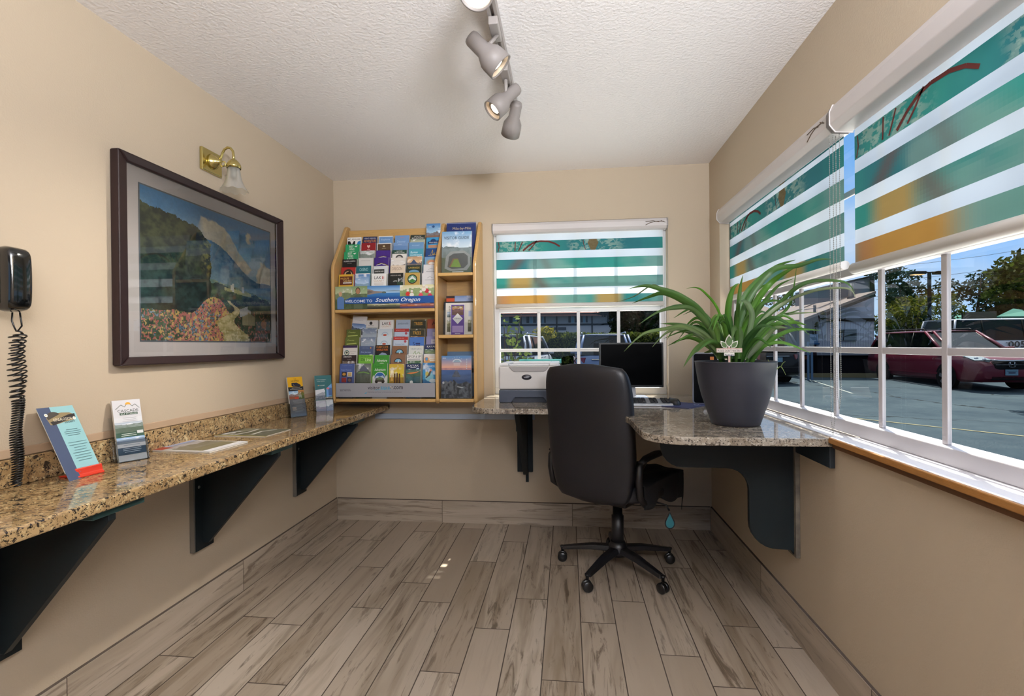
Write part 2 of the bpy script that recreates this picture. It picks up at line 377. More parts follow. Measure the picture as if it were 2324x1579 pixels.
# ------------------------------------------------------------------ windows
PANE = glassmat('window_glass', (.93, .97, .97), .8)
def window(name, fixed, axis, lo, hi, z0, z1, bars, zbar, zmeet, rail=.036):
    """frame in the plane axis=fixed, from lo to hi along the other axis"""
    o_ax = 1-axis; WHITE = mat('white_vinyl', 'd9d8d9', .4) if axis else mat('shaded_white_vinyl', 'b6b2b6', .4)  # side window's white vinyl darkened in colour to imitate shade
    def bx(mb, a0, a1, za, zb, d0, d1):
        p = [0, 0, za]; q = [0, 0, zb]; p[o_ax], q[o_ax] = a0, a1; p[axis], q[axis] = fixed+d0, fixed+d1; return mb.box(p, q)
    mb = MB(); f = rail
    bx(mb, lo, hi, z0, z0+f+.012, -.03, .035); bx(mb, lo, hi, z1-f, z1, -.03, .035); bx(mb, lo, lo+f, z0+f+.012, z1-f, -.03, .035); bx(mb, hi-f, hi, z0+f+.012, z1-f, -.03, .035)
    root = mb.build(name, WHITE, bevel=.003); struct(root)
    if zmeet: bx(MB(), lo+f, hi-f, zmeet-.016, zmeet+.016, -.022, .02).build('meeting_rail', WHITE, root, bevel=.003)
    for b in bars: bx(MB(), b-.011, b+.011, z0+f+.012, z1-f, -.006, .006).build('muntin', WHITE, root, bevel=.002)
    for z in zbar: bx(MB(), lo+f, hi-f, z-.011, z+.011, -.005, .005).build('muntin', WHITE, root, bevel=.002)
    mb = MB(); bx(mb, lo+f, hi-f, z0+f, z1-f, -.0015, .0015); mb.f, mb.m, mb.c, mb.s = [mb.f[2 if axis else 5]], [0], [None], [False]
    mb.build('glass_pane', PANE, root)
    return root
window('window_1', .10, 1, WX0, WX1, WZ0, WZ1, (1.469, 1.747, 2.025), (1.206, 1.78), 1.491)
window('window_2', 2.715, 0, RY0, RY1, RZ0+.02, RZ1, tuple(-1.952+.289*k for k in range(-3, 6)), (1.211, 1.79), 1.497)
# side window sill: white painted top, bare wood nosing
SILLW = mat('sill_wood', '9a6a34', .5, var=.2, vscale=30, stretch=(20, 1, 20))
root = cube((2.59, RY0, .887), (2.70, -1.584, .905)).build('trim_1', mat('sill_paint', 'e4e4ea', .25)); struct(root)
cube((2.580, RY0, .885), (2.5895, -1.588, .9048)).build('sill_nosing', SILLW, root, bevel=.003)
cube((2.594, RY0, .868), (2.6149, -1.588, .8845)).build('sill_moulding', mat('sill_dark', '5e3d22', .55), root)
root = cube((2.6155, -1.583, .887), (2.70, RY1, .899)).build('trim_2', mat('sill_paint', 'e4e4ea', .25)); struct(root)
# pale ledger rail along the back wall below the brochure rack
struct(cube((.30, -.018, .729), (1.44, -.0005, .766)).build('trim_3', mat('ledger_paint', 'a8b4c4', .35), bevel=.002))
# ------------------------------------------------------------------ roller blinds with printed bands
SHEER = None
def sheermat():
    m, N, L, b = newmat('sheer_fabric'); N.remove(b)
    a = N.new('ShaderNodeAttribute'); a.attribute_name = 'Col'
    t = N.new('ShaderNodeBsdfTranslucent'); d = N.new('ShaderNodeBsdfDiffuse'); L.new(a.outputs[0], t.inputs[0]); L.new(a.outputs[0], d.inputs[0])
    x = N.new('ShaderNodeMixShader'); x.inputs[0].default_value = .35; L.new(t.outputs[0], x.inputs[1]); L.new(d.outputs[0], x.inputs[2])
    tr = N.new('ShaderNodeBsdfTransparent'); x2 = N.new('ShaderNodeMixShader'); x2.inputs[0].default_value = .10; L.new(x.outputs[0], x2.inputs[1]); L.new(tr.outputs[0], x2.inputs[2])
    L.new(x2.outputs[0], N['Material Output'].inputs[0]); return m
SHEER = sheermat(); BAND = attrmat('printed_blind_fabric', .7, .2, trans=.12)
TEAL, TEAL2, PALE, OCH, ORG, BRN = lin('2f857d'), lin('2a6c74'), lin('8fa89e'), lin('a88a4c'), lin('a8764a'), lin('62403a')
def blind_ink(k):
    """colour of the print in band k (0 on top), u across"""
    def fn(u, v):
        n = fbm(u*9, v*1.3+k*3.1, 11+k)
        c = lerp(TEAL, TEAL2, ss(.3, .7, fbm(u*4, k*2.7, 5)))
        if k <= 0:
            env = ss(.0, .04, u)*ss(.30, .22, u)+ss(.42, .48, u)*ss(.80, .70, u)
            c = lerp(c, PALE, .62*env*ss(.50, .60, fbm(u*40+v*2, v*5.5-u*8+k, 31, 3)))
            c = lerp(c, PALE, .5*env*ss(.60, .66, fbm(u*90, v*9, 37, 2)))
            if .555 < u < .63: c = lerp(c, lin('6a5632'), .9*ss(.036, .030, abs(u-.59)+.03*abs(v-.35)))
        else:
            c = lerp(c, PALE, .42*ss(.40, .68, fbm(u*3.2+2, k*1.7+v*.4, 8)))
            if k == 1: c = lerp(c, BRN, .6*ss(.06, .0, abs(u-.15+.05*v))); c = lerp(c, BRN, .3*ss(.045, .0, abs(u-.29-.03*v)))
            if k == 2: c = lerp(c, BRN, .6*ss(.07, .0, abs(u-.25-.04*v))); c = lerp(c, OCH, .9*ss(.11, .03, abs(u-.15)))
            if k == 3: c = lerp(c, PALE, .35*ss(.3, .7, fbm(u*6, 2, 44))); c = lerp(c, lin('b5883c'), .95*ss(.21, .09, abs(u-.18))); c = lerp(c, ORG, .8*ss(.08, .0, abs(u-.04))); c = lerp(c, OCH, .9*ss(.11, .04, abs(u-.68)))
        return lerp(c, (c[0]*1.2, c[1]*1.2, c[2]*1.2), (n-.5)*1.2)
    return fn
def blind(label, axis, plane, a0, a1, top, ctop, cbot, bands, rails, cface, cdepth, chain_at, csides=1):
    """hangs in the plane axis=plane; a0 is the end shown at u=0, a1 at u=1; positive side d points into the room"""
    o_ax = 1-axis
    def P(a, d, z):
        p = [0, 0, z]; p[o_ax] = a; p[axis] = plane+d*csides; return tuple(p)
    def bx(mb, a, b, d0, d1, z0, z1, c=None):
        p, q = P(min(a, b), d0, z0), P(max(a, b), d1, z1); return mb.box([min(x) for x in zip(p, q)], [max(x) for x in zip(p, q)], 0, c)
    base = P((a0+a1)/2, 0, rails[1])
    t = thing('roller_blind', label, 'window blind', base, 0, 'zebra roller blinds over the windows')
    sg = 1 if a1 > a0 else -1; b0, b1 = a0+sg*.02, a1-sg*.025
    fab = MB(); z = ctop+.02; cuts = []
    for k, (zt, zb) in enumerate(bands): cuts += [(z, zt, None), (zt, zb, k)]; z = zb
    cuts.append((z, rails[0], None))
    sh = (.62, .66, .69)
    for zt, zb, k in cuts:
        if zt-zb < .001: continue
        kk = k-(len(bands)-4) if k is not None else None
        if k is None: fab.grid(lambda u, v: P(b0+(b1-b0)*u, 0, zt+(zb-zt)*v), 4, 1, 1, lambda u, v: sh, False)
        else: fab.grid(lambda u, v: P(b0+(b1-b0)*u, 0, zt+(zb-zt)*v), 420 if kk == 0 else 110, 26 if kk == 0 else 6, 0, blind_ink(kk), False)
    # thin twig and leaf drawing on the top printed band
    tw = fab; zt, zb = bands[-4]; hb = zt-zb; wb = b1-b0
    def curve(pts, w, c):
        pts = [Vector(P(b0+wb*u, .0012, zb+hb*v)) for u, v in pts]
        for i in range(len(pts)-1):
            d = (pts[i+1]-pts[i]).normalized(); nn = Vector((0, 0, 1)).cross(d) if False else Vector([d.z if x == o_ax else (0 if x == axis else -d[o_ax]) for x in range(3)])
            tw.add([pts[i]-nn*w, pts[i+1]-nn*w, pts[i+1]+nn*w, pts[i]+nn*w], [(0, 1, 2, 3)], 0, c)
    c = lin('64302c')
    curve([(.165, .1), (.20, .55), (.235, .85), (.27, .95), (.32, .9), (.36, .7), (.39, .4)], .006, c)
    curve([(.2, .1), (.225, .5), (.25, 1)], .004, c); curve([(.01, .05), (.018, .5), (.014, .95)], .003, c); curve([(.115, .1), (.118, .95)], .0035, c)
    curve([(.138, .1), (.15, .5), (.163, .95)], .0035, c); curve([(.53, .98), (.535, .5), (.545, .05)], .0022, c)
    f = fab.build('fabric', [BAND, SHEER], t)
    # rounded cassette
    cas = MB(); w = cdepth; pr = [(0, 0), (w*.75, .004), (w, (ctop-cbot)*.3), (w, (ctop-cbot)*.75), (w*.86, ctop-cbot), (0, ctop-cbot)]
    vs = [P(a, cface-w+p[0], cbot+p[1]) for a in (a0+sg*.004, a1-sg*.004) for p in pr]; n = len(pr)
    cas.add(vs, [list(range(n)), list(range(n, 2*n))]+[(i, (i+1) % n, n+(i+1) % n, n+i) for i in range(n)])
    cas.build('cassette', mat('blind_casing', 'c9c3c2', .4), t, bevel=.003)
    for a in (a0, a1):
        e = MB(); vs = [P(a+dd, cface-w+p[0]*1.02, cbot-.002+p[1]*1.03) for dd in (-.004, .004) for p in pr]
        e.add(vs, [list(range(n)), list(range(n, 2*n))]+[(i, (i+1) % n, n+(i+1) % n, n+i) for i in range(n)]); e.build('end_cap', mat('blind_cap', '9b9694', .4), t, bevel=.002)
    br = MB(); br.tube([P(b0-sg*.004, 0, (rails[0]+rails[1])/2), P(b1+sg*.004, 0, (rails[0]+rails[1])/2)], (rails[0]-rails[1])/2, 12, flat=1); br.build('bottom_rail', mat('blind_rail', 'd4d0cc', .4), t)
    # twigs on the cassette face
    tw = MB(); aa = b1-sg*.08
    for pts in (((0, .2), (.03, .6), (.07, .85), (.12, .8)), ((.0, .85), (.05, .95), (.09, .7)), ((.1, .95), (.13, .6))):
        pts = [P(aa+sg*(p[0]-.04), cface+.0008, cbot+(ctop-cbot)*(.25+.5*p[1])) for p in pts]; tw.tube(pts, .0022, 4, caps=False)
    tw.build('twig_print', mat('twig_ink', '5c4a3a', .5), t)
    ca, cd_, cz = chain_at
    ch = MB()
    for da in (-.012, .012):
        zz = cbot-.005
        while zz > cz:
            p = Vector(P(ca+da*(1 if zz > cz+.05 else (zz-cz)/.05), cd_, zz)); ch.add([p+Vector(q)*.0024 for q in ((1, 0, 0), (-1, 0, 0), (0, 1, 0), (0, -1, 0), (0, 0, 1), (0, 0, -1))], [(0, 2, 4), (2, 1, 4), (1, 3, 4), (3, 0, 4), (2, 0, 5), (1, 2, 5), (3, 1, 5), (0, 3, 5)], 0, None, True); zz -= .0068
        ch.tube([P(ca+da, cd_, cbot), P(ca+da, cd_, cz+.05), P(ca, cd_, cz)], .0006, 4)
    ch.build('bead_chain', mat('bead_metal', '9a9894', .35, .6), t)
    return t
blind('zebra roller blind with teal bands on the window behind the printer', 1, .035, WX0+.003, WX1-.003, WZ1, 2.088, 2.016,
      [(1.970, 1.895), (1.843, 1.772), (1.713, 1.642), (1.590, 1.534)], (1.534, 1.503), .048, .06, (WX1-.012, .028, .93), -1)
blind('zebra roller blind beside the room corner, above the potted plant', 0, 2.668, RY1-.003, -1.555, RZ1, 2.07, 1.985,
      [(1.985, 1.978), (1.955, 1.877), (1.832, 1.758), (1.711, 1.636), (1.588, 1.535)], (1.535, 1.502), .07, .07, (-1.548, .03, 1.0), -1)
blind('big zebra roller blind on the side window facing the parked red minivan', 0, 2.662, -1.59, -3.0, RZ1, 2.07, 1.975,
      [(2.0, 1.985), (1.950, 1.868), (1.823, 1.749), (1.702, 1.627), (1.579, 1.516)], (1.516, 1.475), .072, .075, (-1.585, .064, .915), -1)
# ------------------------------------------------------------------ counters and their brackets
GOLD = granite('golden_granite', 'ab9068', '2f2822', '8f7450', 'cdb98e')
GREY = granite('grey_granite', 'a3998b', '5a5046', '857766', 'c9c0b2', .06)
LZ = .832
t = cube((.001, -4.2, LZ-.037), (.405, -.001, LZ)).build('granite_counter', GOLD, bevel=.006, seg=3)
tag(t, 'long narrow golden brown granite counter under the framed painting', 'counter')
cube((.0012, -4.2, LZ+.0005), (.021, -.30, LZ+.083)).build('backsplash', GOLD, t, bevel=.002)
struct(cube((0, -4.2, LZ+.084), (.006, -.30, LZ+.112)).build('trim_4', mat('painted_strip', 'b39a80', .6), bevel=.002))  # darker beige strip just above the backsplash
RZ = .900
def arc(cx, cy, r, a0, a1, n=8): return [(cx+r*math.cos(math.radians(a0+(a1-a0)*i/n)), cy+r*math.sin(math.radians(a0+(a1-a0)*i/n))) for i in range(n+1)]
top = [(W-.001, -.001), (1.122, -.001), (1.122, -.55)]+arc(1.272, -.63, .15, 180, 270)+[(1.60, -.78)]+arc(1.60, -1.13, .35, 90, 0, 10)+[(1.953, -1.38)]+arc(2.105, -1.435, .15, 180, 270)+[(W-.001, -1.585)]
mb = MB().prism(top, 2, RZ-.03, RZ)
t = mb.build('granite_desk', GREY, bevel=.004, seg=3)
tag(t, 'grey granite corner desk holding the printer, monitor and potted plant', 'desk')
GREEN = mat('dark_green_paint', '131a1d', .5, spec=.25, var=.1); GREEN2 = mat('green_edge_paint', '24403f', .4); STEEL = mat('brushed_edge', '8c8a86', .35, .7)
def wall_bracket(y, label, top_to=None):
    t = thing('counter_bracket', label, 'bracket', (0, y, .34), 0, 'dark green brackets under the golden counter')
    cube((.001, y-.058, .335), (.022, y+.058, LZ-.038)).build('wall_plate', GREEN, t, bevel=.002)
    cube((.0005, y-.0665, .335), (.021, y-.0585, LZ-.038)).build('plate_edge', STEEL, t)
    cube((.022, y-.058, LZ-.058), (.385, y+.11, LZ-.0375)).build('top_plate', GREEN2, t, bevel=.002)
    MB().prism([(.022, .362), (.045, .362), (.385, LZ-.075), (.385, LZ-.058), (.022, LZ-.058)], 1, y-.012, y+.012).build('gusset', GREEN, t, bevel=.0015)
    for z in (.62, .76): MB().lathe([(.007, 0), (.006, .003), (.001, .004)], (.0222, y-.035, z), 10, (1, 0, 0)).build('screw', STEEL, t)
    return t
wall_bracket(-2.185, 'big dark green bracket under the counter below the wall telephone')
wall_bracket(-1.355, 'dark green bracket under the counter below the framed painting, middle of three')
wall_bracket(-.515, 'dark green bracket under the counter close to the room corner')
# desk bracket on the back wall, seen edge on
t = thing('counter_bracket', 'slim dark bracket post on the back wall under the printer', 'bracket', (1.37, 0, .335))
cube((1.318, -.022, .37), (1.425, -.001, RZ-.031)).build('wall_plate', GREEN, t, bevel=.002)
MB().prism([(-.022, .36), (-.06, .36), (-.60, RZ-.062), (-.60, RZ-.031), (-.022, RZ-.031)], 0, 1.362, 1.392).build('gusset', GREEN, t, bevel=.002)
cube((1.318, -.10, .66), (1.345, -.022, .77)).build('side_block', GREEN2, t, bevel=.004)
cube((1.375, -.018, .30), (1.395, -.004, .37)).build('lower_tab', GREEN, t)
# broad shaped bracket under the desk end
yb = -1.272
pts = [(2.6, RZ-.031), (2.06, RZ-.031), (2.06, .815)]+arc(2.15, .805, .09, 180, 270, 6)+arc(2.33, .625, .09, 90, 0, 6)+arc(2.53, .49, .11, 180, 260, 6)+[(2.585, .378), (2.6, .355)]
t = thing('desk_bracket', 'broad dark green shaped bracket panel under the desk end below the plant', 'bracket', (2.4, yb, .36))
MB().prism(pts, 1, yb, yb+.024).build('gusset_panel', GREEN, t, bevel=.003)
cube((2.597, yb-.018, .352), (2.6145, yb+.06, RZ-.0315)).build('wall_plate', mat('worn_edge', '6e675c', .5, var=.35, vscale=25), t, bevel=.002)
t = cube((2.596, -1.565, .79), (2.6145, yb-.02, RZ-.0315)).build('ledger_board', mat('ledger_dark', '272f36', .45), bevel=.002)
tag(t, 'short dark ledger board carrying the desk end along the window wall', 'ledger board')
# ------------------------------------------------------------------ brochure rack
WOOD = mat('rack_maple', 'c09a62', .38, var=.10, vscale=9, stretch=(18, 18, 1.6), coat=.2)
WOODH = mat('rack_maple_rail', 'c39c60', .38, var=.10, vscale=9, stretch=(1.6, 18, 18), coat=.2)
t = thing('brochure_rack', 'maple wood brochure rack with two sections hanging on the back wall', 'brochure rack', (.6, 0, .87))
prof = [(-.001, .866), (-.255, .866), (-.272, .885), (-.272, 1.76), (-.266, 1.79), (-.062, 2.085), (-.045, 2.095), (-.001, 2.095)]
for xa, xb in ((.106, .128), (.811, .833), (1.065, 1.088)): MB().prism(prof, 0, xa, xb).build('side_panel' if xa != .811 else 'divider', WOOD, t, bevel=.006, seg=3)
cube((.128, -.016, .87), (.811, -.002, 2.065)).build('back_panel', WOODH, t); cube((.833, -.016, .87), (1.065, -.002, 2.065)).build('back_panel', WOODH, t)
cube((.128, -.034, 2.0), (.811, -.016, 2.07)).build('top_board', WOODH, t, bevel=.004)
for xa, xb, zs in ((.128, .811, (.876, 1.469)), (.833, 1.065, (.876, 1.293, 1.697))):
    for z in zs: cube((xa, -.268, z), (xb, -.016, z+.022)).build('shelf', WOODH, t, bevel=.005)
ACR = glassmat('clear_acrylic', (.97, .98, .98), .9)
for xa, xb, z in ((.13, .809, .9), (.835, 1.063, .9), (.835, 1.063, 1.32), (.835, 1.063, 1.72)): cube((xa, -.2665, z), (xb, -.2645, z+.155)).build('acrylic_lip', ACR, t)
PAPER = mat('paper_edges', 'd8d4cc', .7)
def sheet(name, label, cat, w, h, base, draw, pos, tilt=.12, th=.012, rz=0, roll=0, group=None, edge=None):
    """a stack of printed sheets: pos = bottom centre of the front face"""
    b = cube((-w/2, 0, 0), (w/2, th, h)); o = b.build(name, edge or PAPER)
    o.matrix_world = Matrix.Translation(pos) @ Matrix.Rotation(rz, 4, 'Z') @ Matrix.Rotation(-tilt, 4, 'X') @ Matrix.Rotation(roll, 4, 'Y')
    o.matrix_basis = o.matrix_world.copy()
    p = Print(-w/2, 0, w, h, 0, .00015); p.rect(0, 0, 1, h/w, base); draw(p)
    pr = p.mb.build('cover_print', PRINT(), o, local=True)
    return tag(o, label, cat, group)
WH, NV = 'e9e7e4', '1d2c55'
D = {}
# upper section: rows from the back (0) to the front (5), six columns
def dr(*ops):
    def f(p):
        for o in ops: getattr(p, o[0])(*o[1:]) if not isinstance(o[-1], dict) else getattr(p, o[0])(*o[1:-1], **o[-1])
    return f
k_ = lambda **k: k
UP = {
(0, 0): (WH, 'white ski mountain brochure with a bold black letter M', dr(('text', 'MT. ASHLAND', .5, .13, .11, '2a2a2c', .86), ('poly', [(.04, .95), (.04, .26), (.2, .26), (.33, .5), (.46, .26), (.56, .26), (.56, .95)], '151518'), ('poly', [(.6, .75), (.75, .3), (.96, .24), (.96, .8)], '2a7fb8'))),
(0, 1): (NV, 'navy blue brochure with orange adventure lettering', dr(('text', 'GREAT OREGON', .5, .12, .09, 'cfd4e6', .8), ('text', 'ADVENTURE', .5, .3, .17, 'd98a35', .88), ('line', [(.05, .55), (.5, .45), (.95, .5)], .06, WH))),
(0, 2): ('6b93c4', 'thick blue brochure stack with a white border, in the top row', dr(('rect', 0, 0, 1, .06, WH), ('rect', 0, 0, .05, 2, WH), ('text', 'Explore', .5, .26, .14, 'b9d0ea', .6))),
(0, 3): ('7096c6', 'plain sky blue brochure in the top row beside the thick white-bordered stack', dr(('text', 'OREGON', .5, .15, .05, 'd07a6a'), ('text', 'Discover', .45, .42, .16, 'a9c4e6', .6))),
(0, 4): ('2b332c', 'dark green mountain cabin brochure in the top row', dr(('text', 'VISIT & STAY', .5, .1, .07, WH, .5), ('text', 'MOUNTAINS', .5, .22, .09, WH, .8), ('scene', 0, .3, 1, .9, '8b9a86', 'b9b9a8', '5a5a48', '3a4a32', .5, .3, 4))),
(0, 5): ('4f86b8', 'tall brochure with a bright coast scene standing above all others', dr(('scene', 0, .0, 1, 1.15, '3a76b4', '9fc4de', '6a5148', '8a6a5a', .42, .5, 9), ('ell', .5, .22, .09, .09, '274a78'), ('rect', 0, 1.0, 1, 2.2, '3a8fc0'), ('ell', .5, 1.25, .2, .14, '1f3a68'), ('poly', [(.1, 1.3), (.9, 1.22), (.9, 1.42), (.1, 1.5)], '1f3a68'), ('text', 'WILD RIVER', .5, 1.37, .08, WH, .6), ('rect', .15, 1.55, .85, 1.75, 'a9826a'))),
(1, 0): ('2f9a63', 'bright green brochure with white block words, upper of the two', dr(('text', 'BEST', .42, .14, .14, WH, .3), ('text', 'WINES', .45, .33, .15, WH, .36), ('text', '& FOOD', .45, .53, .15, WH, .4), ('poly', [(.62, .12), (.86, .08), (.75, .2)], WH))),
(1, 1): ('8c2026', 'dark red brochure with a small pale heart emblem', dr(('poly', [(.5, .38), (.38, .22), (.43, .14), (.5, .19), (.57, .14), (.62, .22)], 'd9b0a8'), ('line', [(.4, .46), (.6, .46)], .03, 'd9b0a8'))),
(1, 2): ('55402f', 'brown brochure stack framed by a white border', dr(('rect', 0, 0, 1, .05, WH), ('rect', 0, 0, .05, 2, WH), ('rect', .96, 0, 1, 2, WH), ('rect', .42, .16, .56, .26, 'c9b890'), ('line', [(.35, .36), (.65, .36)], .03, 'b9a88a'))),
(1, 3): ('7898c4', 'sky blue brochure in the second row above the white arch one', dr(('rect', 0, .22, 1, 2, '6689b8'), ('text', 'COAST', .45, .12, .06, 'c9d8ea'))),
(1, 4): ('6a93bd', 'teal brochure with pale script lettering under the cabin brochure', dr(('text', 'travel', .45, .2, .1, '9ab8d8', .5), ('rect', 0, .45, 1, 2, '4a9ab0'), ('text', 'Roman', .35, .68, .15, 'd9ecf0', .5, k_(shear=.3)), ('text', 'Getaways', .5, .88, .17, 'd9ecf0', .8, k_(shear=.3)))),
(2, 0): ('2b9260', 'bright green brochure with white block words, lower of the two', dr(('text', 'BEST', .42, .12, .14, WH, .3), ('poly', [(.62, .12), (.86, .08), (.75, .2)], WH), ('text', 'WINES', .45, .3, .15, WH, .38), ('text', '& FOOD', .45, .49, .15, WH, .44), ('text', 'TRAILS', .45, .68, .15, WH, .5))),
(2, 1): ('8f9892', 'grey brochure with a misty hillside photograph', dr(('scene', 0, 0, 1, .8, 'a9b0ae', 'c4c8c4', '6e7a72', '8a8f88', .6, .5, 12),)),
(2, 2): ('41247c', 'deep purple brochure with a golden arc, upper of the two', dr(('line', [(.1, .52), (.3, .42), (.5, .4), (.7, .43), (.93, .58)], .07, 'd9b45a'), ('line', [(.15, .5), (.5, .43), (.8, .5)], .03, WH))),
(2, 3): ('e4e0da', 'white brochure with a black arch drawing under a dark green header', dr(('rect', 0, 0, 1, .26, '2a4a3e'), ('text', 'NATURE', .5, .08, .06, WH, .4), ('text', 'TRAVEL & TOURS', .5, .18, .06, WH, .7), ('ell', .5, .56, .27, .24, '4a4848', 20, 0, 180), ('ell', .5, .58, .17, .16, 'b9b4ae', 20, 0, 180))),
(2, 5): ('22447a', 'navy brochure with a gold script monogram', dr(('line', [(.35, .45), (.5, .1), (.52, .45), (.68, .3), (.6, .5)], .04, 'd9b45a'), ('line', [(.2, .5), (.8, .42)], .025, 'd9b45a'))),
(3, 0): ('191718', 'black brochure with white small capitals in the upper section', dr(('text', 'PLUSHER LANDING', .5, .14, .09, WH, .8), ('text', 'CAVES', .5, .28, .06, 'a09a98', .3))),
(3, 1): ('cfcdca', 'plain pale grey brochure with one thin line of type', dr(('line', [(.15, .18), (.8, .18)], .02, '8a8886'),)),
(3, 2): ('3e2478', 'deep purple brochure with a golden arc, lower of the two', dr(('line', [(.1, .55), (.3, .42), (.5, .39), (.7, .43), (.93, .6)], .07, 'd9b45a'), ('line', [(.15, .52), (.5, .43), (.8, .52)], .03, WH))),
(3, 3): ('c9c6c2', 'pale brochure with a grey townhouse photograph', dr(('rect', 0, .0, 1, .25, 'ded9d2'), ('scene', 0, .15, 1, 1, 'd9d4ce', 'e4ded8', '6a5e5a', '4a4440', .55, .5, 21))),
(3, 4): ('6a5a48', 'brown brochure with a cabin and river photograph', dr(('scene', 0, 0, 1, 1, 'b08a6a', 'd9b890', '4a4a58', '3a4048', .6, .6, 25), ('poly', [(.2, .5), (.45, .2), (.7, .5)], '3a4a6a'))),
(3, 5): ('6a94c0', 'blue brochure with a round glowing pool photograph', dr(('ell', .5, .42, .42, .3, '8a9a98'), ('ell', .5, .4, .3, .18, 'c48a6a'), ('ell', .5, .45, .22, .08, 'd9d4cc'))),
(4, 0): ('a52c28', 'red brochure with a black horse oval', dr(('ell', .5, .42, .34, .3, '3a2a22'), ('ell', .5, .46, .27, .2, 'c9a888'), ('poly', [(.3, .6), (.35, .35), (.6, .25), (.7, .4), (.68, .62)], '191312'))),
(4, 1): ('20626e', 'teal brochure headed CASINO', dr(('text', 'CASINO', .5, .24, .22, 'a9d0d4', .58), ('text', 'RESORT', .5, .55, .06, 'd9ecec', .35))),
(4, 2): ('d0d2d6', 'white brochure with a black boxed title', dr(('rect', .05, .22, .75, .5, '2f3230'), ('text', 'ADVENTURE GUIDE', .4, .36, .09, WH, .6), ('line', [(.1, .7), (.5, .72)], .06, '9aa0a8'))),
(4, 3): ('d9c8b4', 'cream brochure headed OREGON in thin brown letters', dr(('text', 'OREGON', .45, .22, .2, '7a5a4a', .7, 0, -.008), ('ell', .5, .95, .42, .25, '6a8ab0'))),
(4, 4): ('1f2e28', 'dark green brochure with a gold name over a blue lake oval', dr(('text', 'CAVERNSIDE', .5, .16, .12, 'c9a84a', .75), ('ell', .5, .44, .34, .14, '6a94b0'), ('ell', .5, .5, .34, .06, '3a6a4a'))),
(4, 5): ('d4d2d4', 'white brochure with a thin mountain line, upper of the two', dr(('line', [(.35, .35), (.55, .25), (.75, .35)], .02, '5a5a60'), ('line', [(.2, .48), (.85, .48)], .03, '8a8a90'))),
(5, 0): ('5c2a1c', 'brown and yellow brochure with bold cream lettering in front', dr(('rect', 0, 0, 1, .14, 'd4a83a'), ('rect', 0, .14, .06, .9, 'd4a83a'), ('rect', .94, .14, 1, .9, 'd4a83a'), ('text', 'WILDLIFE', .4, .28, .12, 'd9b45a', .6), ('text', 'SAFARI', .6, .45, .13, 'e0c080', .55), ('rect', .3, .55, .9, .61, WH), ('rect', 0, .72, 1, 1, 'd4a83a'))),
(5, 1): ('5f8fc4', 'blue sky brochure with a white margin in front row', dr(('rect', 0, 0, 1, .05, WH), ('scene', .02, .05, .94, 1, '4a7cb8', 'b9d0e6', '7a98b0', '8aa4b4', .3, .2, 33), ('rect', .04, .06, .22, .3, 'c4ccd4'))),
(5, 2): (WH, 'white brochure headed LAKE COUNTY standing in front of the black boxed one', dr(('text', 'LAK', .42, .27, .2, '22201f', .48), ('text', 'E', .78, .27, .2, 'b02a28', .14), ('text', 'COUNTY', .5, .48, .11, 'b48a5a', .68, 0, -.004), ('lines', .15, .85, .62, 3, .09, 'b9a08a', .02))),
(5, 3): ('1b1d1b', 'black brochure with a thin white swirl', dr(('text', 'UNDERGROUND CAVERNS', .5, .15, .08, 'b9b4ac', .7), ('ell', .5, .58, .18, .1, '8a8f88', 16, 0, 180), ('ell', .5, .6, .1, .05, '1b1d1b', 16, 0, 180), ('scene', .6, .3, 1, 1, '1b1d1b', '2a3028', '28402c', '1b2a1c', .6, .4, 5, 6, 8))),
(5, 4): ('b99a52', 'gold brochure with a snowy peak inside a black oval', dr(('ell', .5, .42, .33, .31, '231e18'), ('ell', .5, .42, .27, .25, '6a9a7a'), ('poly', [(.25, .45), (.5, .2), (.75, .45), (.7, .55), (.3, .55)], 'd4d8d8'), ('poly', [(.28, .52), (.5, .4), (.72, .52), (.6, .64), (.4, .64)], '3f7a3a'), ('lines', .15, .85, .82, 1, .1, '4a3a22', .04))),
(5, 5): ('d6d4d6', 'white brochure with a thin mountain line, lower of the two', dr(('line', [(.35, .35), (.55, .25), (.75, .35)], .02, '5a5a60'), ('line', [(.2, .48), (.85, .48)], .03, '8a8a90'), ('rect', 0, .8, 1, .9, '3a6aa0'))),
}
